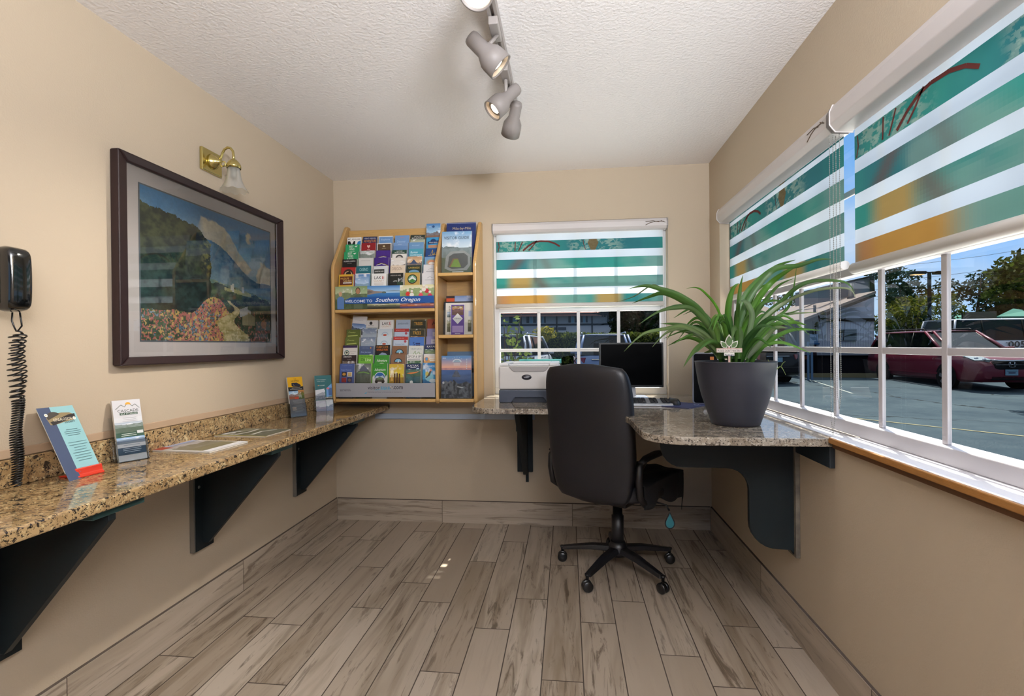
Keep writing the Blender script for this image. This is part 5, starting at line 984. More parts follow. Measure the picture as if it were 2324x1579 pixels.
mb.grid(cl, 40, 50); o = mb.build('draped_cloth', mat('black_cloth', '0d0b0d', .9, sheen=.2), solid=.004); tag(o, 'rumpled black cloth lying over the chair seat and hanging down its side', 'cloth')
# ------------------------------------------------------------------ potted plant with its little sign
POT = mat('pot_charcoal', '25262f', .45, var=.06, vscale=3, stretch=(1, 1, 14))
pc = Vector((2.37, -1.262, RZ)); t = thing('potted_plant', 'spider-leaved green plant in a big charcoal pot on the granite desk', 'potted plant', pc)
prof = [(.090, .0006), (.096, .004), (.104, .03), (.118, .07), (.134, .12), (.146, .17), (.154, .22), (.160, .262), (.162, .266), (.157, .266), (.150, .235), (.0001, .235)]
MB().lathe(prof, pc, 56).build('pot', POT, t)
MB().grid(lambda u, v: pc+Vector((.149*v*math.cos(2*math.pi*u), .149*v*math.sin(2*math.pi*u), .238+.008*fbm(u*9, v*6, 3))), 30, 6, cu=True).build('soil', mat('potting_soil', '2a2019', .95, var=.3, vscale=80), t)
LF = attrmat('leaf_blade', .38, .45, trans=.32)
fol = MB(); rr = random.Random(12)
Dp = (Vector((2.37, -1.262, 1.15))-CAM).dot(FWD)
def leaf(path, w, hue=None, dz=None):
    """path in crop pixels; depth drifts by dz metres from base to tip"""
    dz = dz if dz is not None else rr.uniform(-.14, .14); n = len(path)
    ctr = []; cut = 0
    for i, (x, y) in enumerate(path):                                        # blades bend into the room rather than reach the glass
        D_ = Dp-.05+dz*(i/(n-1))**1.2-cut
        while atd(1400+x/3.036, 560+y/3.036, D_).x > 2.56 and D_ > 1.2: D_ -= .01; cut += .01
        ctr.append(atd(1400+x/3.036, 560+y/3.036, D_))
    strip(ctr, w, hue)
def strip(ctr, w, hue=None):
    pts = []
    for i in range(len(ctr)-1):                                              # Catmull-Rom
        p0, p1, p2, p3 = ctr[max(i-1, 0)], ctr[i], ctr[i+1], ctr[min(i+2, len(ctr)-1)]
        for k in range(6):
            s_ = k/6; pts.append(.5*((2*p1)+(p2-p0)*s_+(2*p0-5*p1+4*p2-p3)*s_*s_+(3*p1-p0-3*p2+p3)*s_**3))
    pts.append(ctr[-1]); n = len(pts); g = hue or rr.choice(('4c7a2a', '3f6a2a', '5a8a34', '547f38', '3a6030'))
    g = tuple(c*.62 for c in lin(g)); gl = tuple(c*1.7 for c in g); tw = rr.uniform(-.5, .5)
    L3 = []
    for i, p_ in enumerate(pts):
        s_ = i/(n-1); tg = (pts[min(i+1, n-1)]-pts[max(i-1, 0)]).normalized()
        view = (CAM-p_).normalized(); sd = tg.cross(view)
        sd = (sd.normalized() if sd.length > 1e-3 else Vector((1, 0, 0))); nr = sd.cross(tg).normalized()
        sd = sd*math.cos(tw+s_*.5)+nr*math.sin(tw+s_*.5)
        ww = w*(.55+.45*min(1, s_*4))*(1-max(0, (s_-.45)/.55)**1.7); ww = max(ww, .0006); fold = nr*(.25*ww)
        L3.append((p_-sd*ww, p_-sd*ww*.4+fold*.8, p_+fold, p_+sd*ww*.4+fold*.8, p_+sd*ww))
    b = len(fol.v); fol.v += [tuple(q) for r_ in L3 for q in r_]
    for i in range(n-1):
        for j in range(4):
            fol.f.append([b+i*5+j, b+i*5+j+1, b+i*5+6+j, b+i*5+5+j]); fol.m.append(0); fol.s.append(True)
            c = lerp(g, gl, .55*(.5+.5*math.sin(i*.7+b))*.4+(.35 if j in (1, 2) else 0)); fol.c.append(c)
for pth, w, hue, dz in (
 ([(740, 770), (600, 470), (450, 345), (300, 290), (190, 268), (80, 290)], .011, '4a7030', -.12), ([(730, 770), (620, 520), (480, 390), (330, 320), (220, 345), (105, 390)], .012, '47702c', .05),
 ([(720, 770), (640, 560), (520, 430), (400, 420), (280, 450), (150, 535)], .010, '58763e', -.20), ([(740, 770), (620, 600), (480, 545), (380, 530), (300, 530)], .008, '4a7030', .12),
 ([(720, 770), (600, 620), (460, 550), (330, 565), (180, 600), (50, 720)], .008, '6a7f4a', -.25), ([(740, 770), (620, 610), (500, 560), (420, 560), (330, 600), (245, 690)], .008, '6f8450', -.05),
 ([(700, 770), (600, 640), (500, 590), (400, 570), (345, 640)], .007, '55703c', .08), ([(750, 770), (745, 600), (690, 420), (600, 310), (540, 280), (480, 288)], .006, '5f9a30', .05),
 ([(700, 770), (700, 690), (640, 650), (560, 690), (500, 760), (458, 830)], .012, '5a7838', -.15), ([(330, 310), (250, 262), (120, 340), (0, 380)], .003, '5a6a48', 0),
 ([(770, 770), (765, 560), (770, 400), (800, 290), (840, 250)], .013, '4c7f28', -.05), ([(800, 770), (830, 560), (840, 400), (850, 280), (868, 195)], .011, '426f26', .06),
 ([(790, 770), (830, 560), (880, 350), (990, 220), (1110, 130), (1230, 90)], .013, '4a7a30', .02), ([(820, 770), (850, 520), (930, 330), (1080, 160), (1250, 130), (1380, 90), (1490, 85)], .011, '466f34', -.1),
 ([(840, 770), (880, 560), (960, 380), (1060, 250), (1170, 170), (1235, 140)], .013, '5a8a30', .1), ([(850, 770), (1000, 560), (1170, 430), (1215, 300), (1240, 120)], .007, '507a38', -.08),
 ([(830, 770), (860, 600), (900, 420), (960, 300), (1040, 255)], .012, '4c7a2a', .12), ([(850, 770), (900, 560), (1000, 400), (1110, 270), (1225, 215)], .010, '426a28', -.02),
 ([(870, 770), (960, 560), (1060, 450), (1180, 370), (1330, 310), (1470, 285), (1600, 290), (1645, 345)], .006, '9aa884', -.2), ([(880, 760), (1000, 500), (1130, 380), (1240, 280), (1360, 235), (1560, 240), (1640, 310)], .009, '4a6f38', -.15),
 ([(880, 770), (1000, 580), (1120, 480), (1210, 460), (1390, 450)], .007, '8a9c70', .1), ([(890, 770), (1000, 640), (1110, 530), (1220, 520), (1310, 540)], .011, '5c8a34', -.12),
 ([(880, 770), (960, 620), (1050, 520), (1150, 470), (1280, 430)], .010, '4f7d2c', .05), ([(830, 770), (852, 620), (828, 555), (805, 575), (792, 650)], .012, '5f7d48', -.16),
 ([(870, 770), (930, 500), (910, 410), (880, 375), (850, 372)], .011, '6a8458', -.12), ([(860, 770), (940, 500), (1000, 390), (1090, 370), (1150, 380)], .009, '46702c', -.06),
 ([(700, 770), (690, 600), (668, 515), (700, 480), (735, 610)], .012, '6a9040', -.08), ([(900, 770), (1000, 660), (1090, 560), (1180, 560)], .009, '7f9468', -.14), ([(880, 770), (990, 540), (1100, 430), (1230, 350), (1380, 300)], .009, '5f8440', .08),
 ([(820, 770), (870, 560), (960, 420), (1000, 330)], .012, '558a28', .02), ([(900, 770), (960, 690), (1040, 600)], .008, 'a0b090', -.1), ([(780, 770), (700, 700), (640, 720), (600, 730)], .008, '6a8a3c', .1),
 ([(1040, 775), (1085, 845), (1130, 826), (1165, 885)], .0022, '8a9a58', -.05), ([(1130, 826), (1145, 800), (1162, 790)], .0018, '8a9a58', -.05)):
    leaf(pth, w, hue, dz)
for k in range(34):
    a = rr.uniform(0, 6.283); rb = rr.uniform(0, .07); d = Vector((math.cos(a), math.sin(a), 0)); ln = rr.uniform(.14, .34); up = rr.uniform(.10, .26)
    if d.x > .3: ln = min(ln, .22/max(.35, d.x))
    b = pc+Vector((0, 0, .24))+d*rb; strip([b, b+d*ln*.22+Vector((0, 0, up*.6)), b+d*ln*.6+Vector((0, 0, up)), b+d*ln+Vector((0, 0, up*rr.uniform(.5, 1.05)))], rr.uniform(.006, .011))
fol.build('foliage', LF, t)
sp_ = atd(1655, 795, Dp-.115); PINK = mat('sign_wood', 'c9a79c', .6); WHT = mat('sign_white', 'dedad4', .6); LGRN = mat('sign_leaf', '4f6b3c', .6)
t = thing('plant_marker', 'little leaf-shaped plant sign stuck in the pot reading please do not water', 'plant sign', (sp_.x, sp_.y, sp_.z-.09))
f = Matrix.Translation(sp_) @ Matrix.Rotation(q_(-17), 4, 'Z')
MB().box((-.004, 0, -.10), (.004, .003, .05)).xf(f).build('stake', PINK, t)
MB().box((-.047, -.0025, -.008), (.047, 0, .009)).xf(f).build('sign_board', PINK, t); MB().box((-.019, -.0025, -.021), (.019, 0, -.009)).xf(f).build('sign_board', WHT, t)
p = Print(-.045, -.022, .09, .032, -.0027); p.rect(.01, .05, .99, .2, 'd9cfc8'); p.text("PLEASE DON'T WATER!!", .5, .125, .11, '3a2c2c', .94, 0, .004); p.text('THANKS', .5, .33, .1, '2c3450', .36, 0, .01); p.mb.xf(f); p.mb.build('sign_print', PRINT(), t)
for cx, cz, a, sc in ((0, .032, 0, 1.0), (-.017, .020, 38, .72), (.017, .020, -38, .72)):
    lf = [(0, -.018), (.010, -.008), (.013, .004), (.008, .018), (0, .030), (-.008, .018), (-.013, .004), (-.010, -.008)]
    g = f @ Matrix.Translation((cx, -.002, cz)) @ Matrix.Rotation(q_(-a), 4, 'Y')
    o = MB().prism([(x*sc*1.15, z*sc*1.1) for x, z in lf], 1, 0, .002).xf(g).build('leaf_outline', WHT, t); MB().prism([(x*sc*.9, z*sc*.88) for x, z in lf], 1, -.0008, .0004).xf(g).build('leaf_face', LGRN, o)


ALB = .27     # outdoor colours darkened as a stand-in for lower exposure under the strong sun
# ------------------------------------------------------------------ outside: parking lot
CY = lambda X, Y: (Vector((X, Y, 0))-CAM).dot(Vector((FWD.x, FWD.y, 0)).normalized())
def gz(D): return -.14+.03*(min(D, 24)-15)
def gpt(px, D):                                                                 # ground point under pixel column px at depth D
    q = atd(px, 780, D); return Vector((q.x, q.y, gz(D)))
fh = Vector((FWD.x, FWD.y, 0)).normalized(); rh = Vector((fh.y, -fh.x, 0))
def LD(l, D, z=None): q = Vector((CAM.x, CAM.y, 0))+rh*l+fh*D; q.z = gz(D) if z is None else z; return q
mb = MB(); ds = [-40, -12, -8, 0, 4, 8, 12, 16, 20, 24, 60, 160]; ls = [-120, -40, -10, 0, 10, 20, 40, 160]
for i in range(len(ds)-1):
    for j in range(len(ls)-1): mb.add([LD(ls[j], ds[i]), LD(ls[j+1], ds[i]), LD(ls[j+1], ds[i+1]), LD(ls[j], ds[i+1])], [(0, 1, 2, 3)])
def asphalt():
    m, N, L, b = newmat('asphalt'); tc = N.new('ShaderNodeTexCoord')
    def noise(s, d, r=.6):
        n = N.new('ShaderNodeTexNoise'); n.inputs['Scale'].default_value = s; n.inputs['Detail'].default_value = d; n.inputs['Roughness'].default_value = r; L.new(tc.outputs['Object'], n.inputs[0]); return n
    r = N.new('ShaderNodeValToRGB'); r.color_ramp.elements[0].color = (*lin('40515c'), 1); r.color_ramp.elements[1].color = (*lin('58686f'), 1); r.color_ramp.elements[0].position = .35; r.color_ramp.elements[1].position = .65; L.new(noise(.7, 6, .7).outputs[0], r.inputs[0])
    v = N.new('ShaderNodeTexVoronoi'); v.feature = 'DISTANCE_TO_EDGE'; v.inputs['Scale'].default_value = .22
    ad = N.new('ShaderNodeVectorMath'); n3 = noise(.9, 4); L.new(tc.outputs['Object'], ad.inputs[0]); L.new(n3.outputs[1], ad.inputs[1]); L.new(ad.outputs[0], v.inputs[0])
    mr = N.new('ShaderNodeMapRange'); mr.inputs[1].default_value = .002; mr.inputs[2].default_value = .007; L.new(v.outputs[0], mr.inputs[0])
    mx = N.new('ShaderNodeMix'); mx.data_type = 'RGBA'; L.new(mr.outputs[0], mx.inputs[0]); mx.inputs[6].default_value = (*lin('2c3438'), 1); L.new(r.outputs[0], mx.inputs[7])
    L.new(mx.outputs[2], b.inputs['Base Color']); b.inputs['Roughness'].default_value = .95; b.inputs['Specular IOR Level'].default_value = .05; return m
ASPH = asphalt()
ground = mb.build('ground', ASPH); struct(ground)
BOUNCE = mat('bounce_pale', 'fffaf0', .9)  # unseen pale slabs added outdoors to bounce sunlight up onto the ceiling
BOUNCE.node_tree.nodes['Principled BSDF'].inputs['Base Color'].default_value = (.72, .70, .66, 1)
struct(MB().box((W+.16, -9, -.6), (6.0, 5.6, -.115)).box((-3, .17, -.6), (W+.155, 5.6, -.116)).build('bounce_slab', BOUNCE))
def stripe(a, b, c='c4b890', w=.10):
    a, b = Vector(a), Vector(b); d = b-a; d.z = 0; n = Vector((-d.y, d.x, 0)).normalized()*w/2; up = Vector((0, 0, .006))
    MB().add([a-n+up, b-n+up, b+n+up, a+n+up], [(0, 1, 2, 3)]).build('painted_stripe', mat('line_'+c, c, .8), ground)
def gp(px, py):                                                                 # pixel on the sloping ground
    D = 10
    for _ in range(40): D = (CAM.z-gz(D))/max(1e-4, -(ray(px, py).z))
    q = atd(px, py, D); return Vector((q.x, q.y, gz(D)))
for a, b, c, w in (((1792, 800+47), (1935, 893), 'b9bfb8', .07), ((1990, 856), (2140, 880), 'c9cfc8', .12), ((1900, 945), (2324, 990), 'b9b08a', .07), ((1860, 832), (1990, 850), 'b9bfb8', .08)):
    A, B = gp(*a), gp(*b); stripe(A, B, c, w)
# ------------------------------------------------------------------ vehicles
TIRE = mat('tire', '121213', .8); RIM = mat('alloy_rim', 'b4b8c0', .3, .8); CARGL = mat('car_glass', '0b0f13', .08, spec=.12); CHROME = mat('car_chrome', 'c4c8d0', .12, 1); TRIM = mat('car_trim', '14151a', .5)
def carpaint(c): return mat('paint_'+c, c, .3, spec=.12, coat=.12)
def car(name, label, cat, pos, rz, paint, L=5.1, Wd=1.96, Hh=1.75, belt=1.02, hood=1.0, nose=.62, wb=3.0, fo=.98, wr=.34, ws=(1.95, 1.0), rear=(.0, .28), hoodx=1.15, tum=.16, rails=True, two_box=True, extras=None, group=None):
    """front at +x; origin on the ground under the front axle"""
    t = thing(name, label, cat, pos, rz, group)
    P = carpaint(paint); x1 = fo; x0 = fo-L; hw = Wd/2
    # lower body: stations rear -> front
    st = [(x0, .42, .80, .80), (x0+.06, .32, belt-.06, .93), (x0+.35, .24, belt, .985), (x0+1.4, .22, belt, 1), (x1-hoodx-.6, .22, belt, 1), (x1-hoodx, .22, hood+.02, 1), (x1-.75, .22, hood-.04, .985), (x1-.35, .22, hood-.14, .94), (x1-.10, .24, nose+.12, .84), (x1, .34, nose, .70)]
    mb = MB(); n = 14; vs = []
    for x, z0, z1, k in st:
        w = hw*k; h = z1-z0
        ring = [(-w*.86, z0), (-w*.97, z0+.10*h), (-w, z0+.36*h), (-w*.995, z0+.62*h), (-w*.96, z0+.88*h), (-w*.90, z1-.005), (-w*.5, z1+.03), (w*.5, z1+.03), (w*.90, z1-.005), (w*.96, z0+.88*h), (w*.995, z0+.62*h), (w, z0+.36*h), (w*.97, z0+.10*h), (w*.86, z0)]
        vs += [(x, y, z) for y, z in ring]
    k = len(st); fs = [(i*n+j, i*n+(j+1) % n, (i+1)*n+(j+1) % n, (i+1)*n+j) for i in range(k-1) for j in range(n)]+[list(range(n))[::-1], list(range((k-1)*n, k*n))]
    mb.add(vs, fs, 0, None, True)
    body = mb.build('body', P, t, bevel=.02, local=True)
    # greenhouse
    zb, zt = belt-.01, Hh-.045
    bx0, bx1 = x0+rear[0]+.06, x1-hoodx+.12; tx0, tx1 = x0+rear[1]+.14, x1-hoodx-ws[1]+.12
    wb_, wt = hw*.93, hw*(1-tum)*.9
    def ring(x_a, x_b, w, z): return [(x_b, -w*.82, z), (x_b-.16, -w, z), ((x_a+x_b)/2, -w*1.01, z), (x_a+.14, -w, z), (x_a, -w*.84, z), (x_a, w*.84, z), (x_a+.14, w, z), ((x_a+x_b)/2, w*1.01, z), (x_b-.16, w, z), (x_b, w*.82, z)]
    r0, r1 = ring(bx0, bx1, wb_, zb), ring(tx0, tx1, wt, zt); m = len(r0)
    mb = MB(); mb.add(r0+r1, [(i, (i+1) % m, m+(i+1) % m, m+i) for i in range(m)], 0, None, False); mb.build('window_glass', CARGL, t, local=True)
    lift = lambda p: (p[0], p[1], p[2])
    for i in (0, 1, 3, 4, 5, 6, 8, 9):
        if i in (0, 4): rad = .035
        else: rad = .04
        a, b = Vector(r0[i]), Vector(r1[i]); MB().tube([a, a.lerp(b, .5)+Vector((0, .012 if a.y > 0 else -.012, .012)), b], rad, 8).build('pillar', P, t, local=True)
    for s_ in (1, -1):
        for fx in (.36, .68):
            xb_ = bx1-.2+(bx0-bx1)*fx; a = Vector((xb_, s_*wb_*1.005, zb)); b = Vector((xb_-.03, s_*wt*1.005, zt)); MB().tube([a, b], .028, 6).build('window_post', TRIM, t, local=True)
    mb = MB()
    def rf(u, v): 
        x = tx0-.03+(tx1-tx0+.06)*u; y = (-1+2*v)*wt*1.04
        return (x, y*(1-.10*abs(2*u-1)**6), zt+.05*(1-(2*v-1)**4)*(1-.5*abs(2*u-1)**4)-.004)
    mb.grid(rf, 14, 10); mb.grid(lambda u, v: (rf(u, v)[0], rf(u, v)[1], zt-.02), 14, 10); mb.build('roof', P, t, local=True, solid=.012)
    for s_ in (1, -1):
        if rails: MB().tube([(tx0+.15, s_*wt*.92, zt+.04), (tx0+.25, s_*wt*.92, zt+.09), (tx1-.35, s_*wt*.92, zt+.09), (tx1-.22, s_*wt*.92, zt+.04)], .022, 8).build('roof_rail', CHROME if paint != '7a2238' else TRIM, t, local=True)
        MB().box((bx1-.38, s_*(hw+.02)-.10, belt-.02), (bx1-.20, s_*(hw+.02)+.10, belt+.14)).build('mirror', P, t, bevel=.03, seg=3, local=True)
        for fx in (.42, .56): 
            xh = bx1+(bx0-bx1)*fx; MB().tube([(xh, s_*(hw*.985), belt-.12), (xh+.03, s_*(hw*1.01), belt-.11), (xh+.17, s_*(hw*1.01), belt-.11), (xh+.2, s_*(hw*.985), belt-.12)], .014, 6).build('door_handle', CHROME, t, local=True)
        MB().box((x0+1.2, s_*(hw*1.0)-.008, .40), (x1-1.3, s_*(hw*1.0)+.008, .46)).build('side_moulding', P, t, local=True)
    for ax in (0, -wb):
        for s_ in (1, -1):
            y = s_*(hw-.065)
            w_ = MB().lathe([(wr*.62, .10), (wr*.92, .10), (wr, .07), (wr, -.09), (wr*.9, -.11)], (ax, y, wr), 32, (0, s_, 0)).build('wheel', TIRE, t, local=True)
            MB().lathe([(wr*.66, .085), (wr*.62, .103), (wr*.60, .06), (.0001, .05)], (ax, y, wr), 28, (0, s_, 0), caps=False).build('rim', mat('rim_dark', '3a3d44', .4, .6), w_, local=True)
            mb = MB()
            for q in range(5):
                a = q*2*math.pi/5+.3; d = Vector((math.cos(a), 0, math.sin(a))); n_ = Vector((-d.z, 0, d.x)); c = Vector((ax, y+s_*.100, wr))
                mb.add([c-n_*.035, c+n_*.035, c+d*wr*.62+n_*.055, c+d*wr*.62-n_*.055], [(0, 1, 2, 3)])
            mb.lathe([(.0001, .10), (.05, .10)], (ax, y, wr), 14, (0, s_, 0), caps=False)
            mb.build('spoke', RIM, w_, local=True, solid=.02)
            MB().lathe([(wr*1.17, .004), (.0001, .004)], (ax, s_*(hw+.001), wr+.02), 30, (0, s_, 0), caps=False).build('wheel_arch', TRIM, t, local=True)
    if extras: extras(t, x0, x1, hw, belt, hood, nose)
    return t
def front_bits(t, x0, x1, hw, belt, hood, nose):
    for s_ in (1, -1):
        mb = MB(); mb.add([(x1-.06, s_*.50, nose+.10), (x1-.16, s_*.80, nose+.14), (x1-.52, s_*.90, nose+.29), (x1-.42, s_*.78, nose+.315), (x1-.20, s_*.58, nose+.24), (x1-.03, s_*.46, nose+.16)], [(0, 1, 2, 3, 4, 5)]); h = mb.build('headlight', mat('headlight_glass', 'a4b4b8', .08, spec=.8, coat=1), t, local=True, solid=.04)
        for k in (0, 1): MB().lathe([(.05, 0), (.045, .02), (.0001, .03)], (x1-.10-.10*k, s_*(.60+.13*k), nose+.17+.03*k), 14, (1, s_*.4, .3)).build('lamp_bowl', CHROME, h, local=True)
    MB().prism([(-.46, nose+.13), (.46, nose+.13), (.40, nose-.06), (.30, nose-.10), (-.30, nose-.10), (-.40, nose-.06)], 0, x1-.06, x1+.012).build('grille', TRIM, t, bevel=.01, local=True)
    g = MB()
    g.tube([(x1+.0, -.50, nose+.16), (x1+.03, -.3, nose+.145), (x1+.04, 0, nose+.14), (x1+.03, .3, nose+.145), (x1+.0, .50, nose+.16)], .022, 8); g.build('grille_bar', CHROME, t, local=True)
    MB().tube([(x1+.018, -.4, nose+.03), (x1+.028, 0, nose+.03), (x1+.018, .4, nose+.03)], .008, 6).build('grille_bar', CHROME, t, local=True)
    e = MB(); 
    for a, b in (((-.055, .065), (-.04, -.055)), ((.055, .065), (.04, -.055)), ((-.045, 0), (.045, 0))): e.tube([(x1+.045, a[0], nose+.04+a[1]), (x1+.045, b[0], nose+.04+b[1])], .010, 6)
    e.tube([(x1+.04, .085*sgn(math.cos(a), .6), nose+.04+.075*sgn(math.sin(a), .6)) for a in [k*math.pi/10 for k in range(21)]], .007, 6, caps=False)
    e.build('emblem', CHROME, t, local=True)
    pl = MB().box((x1+.01, -.155, nose-.26), (x1+.03, .155, nose-.10)).build('number_plate', mat('plate_blue', '8fb4cc', .5), t, local=True)
    p = Print(-.13, 0, .26, .1, 0, .001); p.rect(0, 0, 1, .06, '4a7a8a'); p.lines(.15, .85, .12, 1, .1, '3a4a6a', .16); p.mb.xf(Matrix.Translation((x1+.031, 0, nose-.235)) @ Matrix.Rotation(q_(90), 4, 'Z')); p.mb.build('plate_print', PRINT(), pl, local=True)
    MB().box((x1-.14, -.5, .30), (x1+.0, .5, .42)).build('lower_intake', TRIM, t, bevel=.02, local=True)
A = gp(2155, 881); Bv = gp(2004, 858); hdg = (A-Bv); ang = math.atan2(hdg.y, hdg.x)
fr = A+Vector((-math.sin(ang), math.cos(ang), 0))*.88                              # axle centre, the shown wheel is on the right-hand side of the vehicle
car('minivan', 'dark red minivan parked across the lot facing the window', 'car', fr, ang, '7a2238', belt=1.08, hood=1.08, nose=.70, extras=front_bits)
def rear_bits(t, x0, x1, hw, belt, hood, nose):
    for s_ in (1, -1): MB().add([(x0+.02, s_*hw*.62, belt-.10), (x0+.10, s_*hw*.92, belt-.10), (x0+.40, s_*hw*.985, belt-.06), (x0+.38, s_*hw*.985, belt-.20), (x0+.08, s_*hw*.93, belt-.27), (x0+.0, s_*hw*.66, belt-.26)], [(0, 1, 2, 3, 4, 5)]).build('tail_light', mat('tail_red', '8c1822', .15, coat=1), t, local=True, solid=.03)
    MB().box((x0-.012, -.16, belt-.34), (x0+.10, .16, belt-.19)).build('number_plate', mat('plate_blue'), t, local=True)
    MB().box((x0-.05, -hw*.86, .38), (x0+.2, hw*.86, .58)).build('rear_bumper', TRIM, t, bevel=.03, seg=3, local=True)
    MB().box((x0-.015, -.4, belt-.17), (x0+.08, .4, belt-.14)).build('chrome_strip', CHROME, t, bevel=.004, local=True)
def suv(label, px, D, rz, paint, rails=True, **k):
    p0 = gpt(px, D); o = car('suv', label, 'car', (0, 0, 0), 0, paint, L=4.7, Wd=1.88, Hh=1.72, belt=1.08, hood=1.05, nose=.8, wb=2.75, fo=.95, hoodx=1.2, ws=(1.9, .7), rear=(-.02, .16), tum=.13, rails=rails, extras=rear_bits, **k)
    o.location = p0+Vector((math.cos(rz), math.sin(rz), 0))*3.75; o.rotation_euler = (0, 0, rz); return o
suv('black suv parked nose-in beside the white gabled building', 1765, 16.2, YAW+q_(97), '0c0f12', False)
suv('silver blue suv parked tail-on behind the monitor', 1372, 15.4, YAW+q_(83), '8fa2cc')
suv('white suv parked tail-on behind the printer and leafy shrub', 1140, 15.6, YAW+q_(76), 'e8eefc')
def vanbits(t, x0, x1, hw, belt, hood, nose):
    p = Print(-.5, -.2, 1.0, .4, 0, .002); p.text('0050', .5, .2, .26, '23262e', .9, 0, .02); p.mb.xf(Matrix.Translation((-2.05, -hw*1.0-.004, belt-.19))); p.mb.build('fleet_lettering', PRINT(), t, local=True)
p0 = gpt(2150, 20.5)
o = car('passenger_van', 'long white passenger van with dark windows parked behind the red minivan', 'car', (0, 0, 0), 0, 'f4f6ff', L=5.6, Wd=2.0, Hh=2.12, belt=1.25, hood=1.15, nose=.8, wb=3.5, fo=.9, hoodx=.9, ws=(1, .6), rear=(-.03, .06), tum=.10, rails=False, extras=vanbits)
rz = YAW+q_(-4); o.rotation_euler = (0, 0, rz); o.location = p0+Vector((math.cos(rz), math.sin(rz), 0))*4.7+Vector((0, .9, .03))
# ------------------------------------------------------------------ foliage helper
def crown(mb, c, r, n, size, cols, rr, flat=1, shell=.55):
    c = Vector(c)
    for _ in range(n):
        d = Vector((rr.gauss(0, 1), rr.gauss(0, 1), rr.gauss(0, 1))).normalized(); q = shell+(1-shell)*rr.random()
        p_ = c+Vector((d.x*r[0], d.y*r[1], d.z*r[2]))*q*(.85+.3*rr.random()); s_ = size*rr.uniform(.6, 1.3)
        a = Vector((rr.gauss(0, 1), rr.gauss(0, 1), rr.gauss(0, .8))).normalized(); b = a.cross(Vector((rr.gauss(0, 1), rr.gauss(0, 1), rr.gauss(0, 1)))).normalized()
        mb.add([p_-a*s_, p_-b*s_*.45, p_+a*s_, p_+b*s_*.45], [(0, 1, 2, 3)], 0, lerp(lin(cols[0]), lin(cols[1]), rr.random()))
LEAFM = attrmat('tree_leaf', .7, .04, trans=.4)
BARK = mat('bark', '4a3d30', .9, var=.3, vscale=12)
def tree(name, label, base, blobs, size, cols, seed, trunk=.12, group=None):
    rr = random.Random(seed); base = Vector(base); t = thing(name, label, 'tree', base, 0, group); mb = MB(); top = max(b[0][2] for b in blobs)
    for c, r, n in blobs: crown(mb, base+Vector(c), r, n, size, cols, rr)
    mb.build('foliage', LEAFM, t)
    mt = MB().tube([base+Vector((0, 0, -.2)), base+Vector((.05, 0, top*.5)), base+Vector((blobs[0][0][0]*.7, blobs[0][0][1]*.7, top))], [trunk, trunk*.8, trunk*.25], 8); tr = mt.build('trunk', BARK, t)
    for c, r, n in blobs[1:]: MB().tube([base+Vector((.05, 0, top*.45)), base+Vector(c)], [trunk*.4, trunk*.12], 6).build('branch', BARK, tr)
    return t
def blobset(rr, w, h, z0, k, n): return [((rr.uniform(-w, w)*.7, rr.uniform(-w, w)*.5, z0+h*(i+.5)/k), (w*rr.uniform(.45, .8), w*rr.uniform(.45, .8), h/k*rr.uniform(.8, 1.2)), n//k) for i in range(k)]
rr = random.Random(5)
for i, (px, D, w, z0, h, cols, lab, n, sz) in enumerate((
  (2018, 34, 1.6, 1.0, 5.4, ('1c3024', '3a5440'), 'dark evergreen tree rising beside the white gabled building', 2600, .16),
  (2072, 31, 1.9, .8, 3.0, ('4a5a1c', '8a8a34'), 'olive yellow tree around the parking lot lamp post', 2600, .12),
  (2145, 33, 1.6, .8, 3.2, ('4a5a20', '7f8434'), 'yellowish tree between the lamp post and the dark trees', 2200, .12),
  (2215, 42, 3.2, .8, 6.0, ('17251a', '34482c'), 'big dark tree behind the white passenger van', 3000, .2),
  (2300, 44, 3.2, .6, 6.8, ('15221a', '2f4428'), 'dark tree behind the green-roofed restaurant', 3000, .2),
  (2045, 46, 2.2, .8, 4.6, ('1f3328', '3f5a48'), 'distant grey green tree between the gabled building and lamp post', 1600, .2),
  (1790, 60, 4.0, 2.0, 6.2, ('1a2a22', '34483a'), 'distant dark conifer above the roof of the gabled building', 1500, .25))):
    tree('tree', lab, gpt(px, D), blobset(rr, w, h, z0, 6, n), sz, cols, 30+i, .16)
tree('tree', 'broad-leaved tree overhanging the lot beside the large side window blind', gpt(2395, 11.5), [((-.75, 0, 3.0), (.55, .55, .42), 420), ((-.1, .2, 3.15), (.8, .7, .55), 700), ((-.9, .2, 2.65), (.4, .4, .3), 260), ((-.35, .1, 2.55), (.5, .5, .3), 300), ((.5, 0, 3.4), (1, 1, .8), 600)], .085, ('2a3418', '5f7028'), 51, .12)
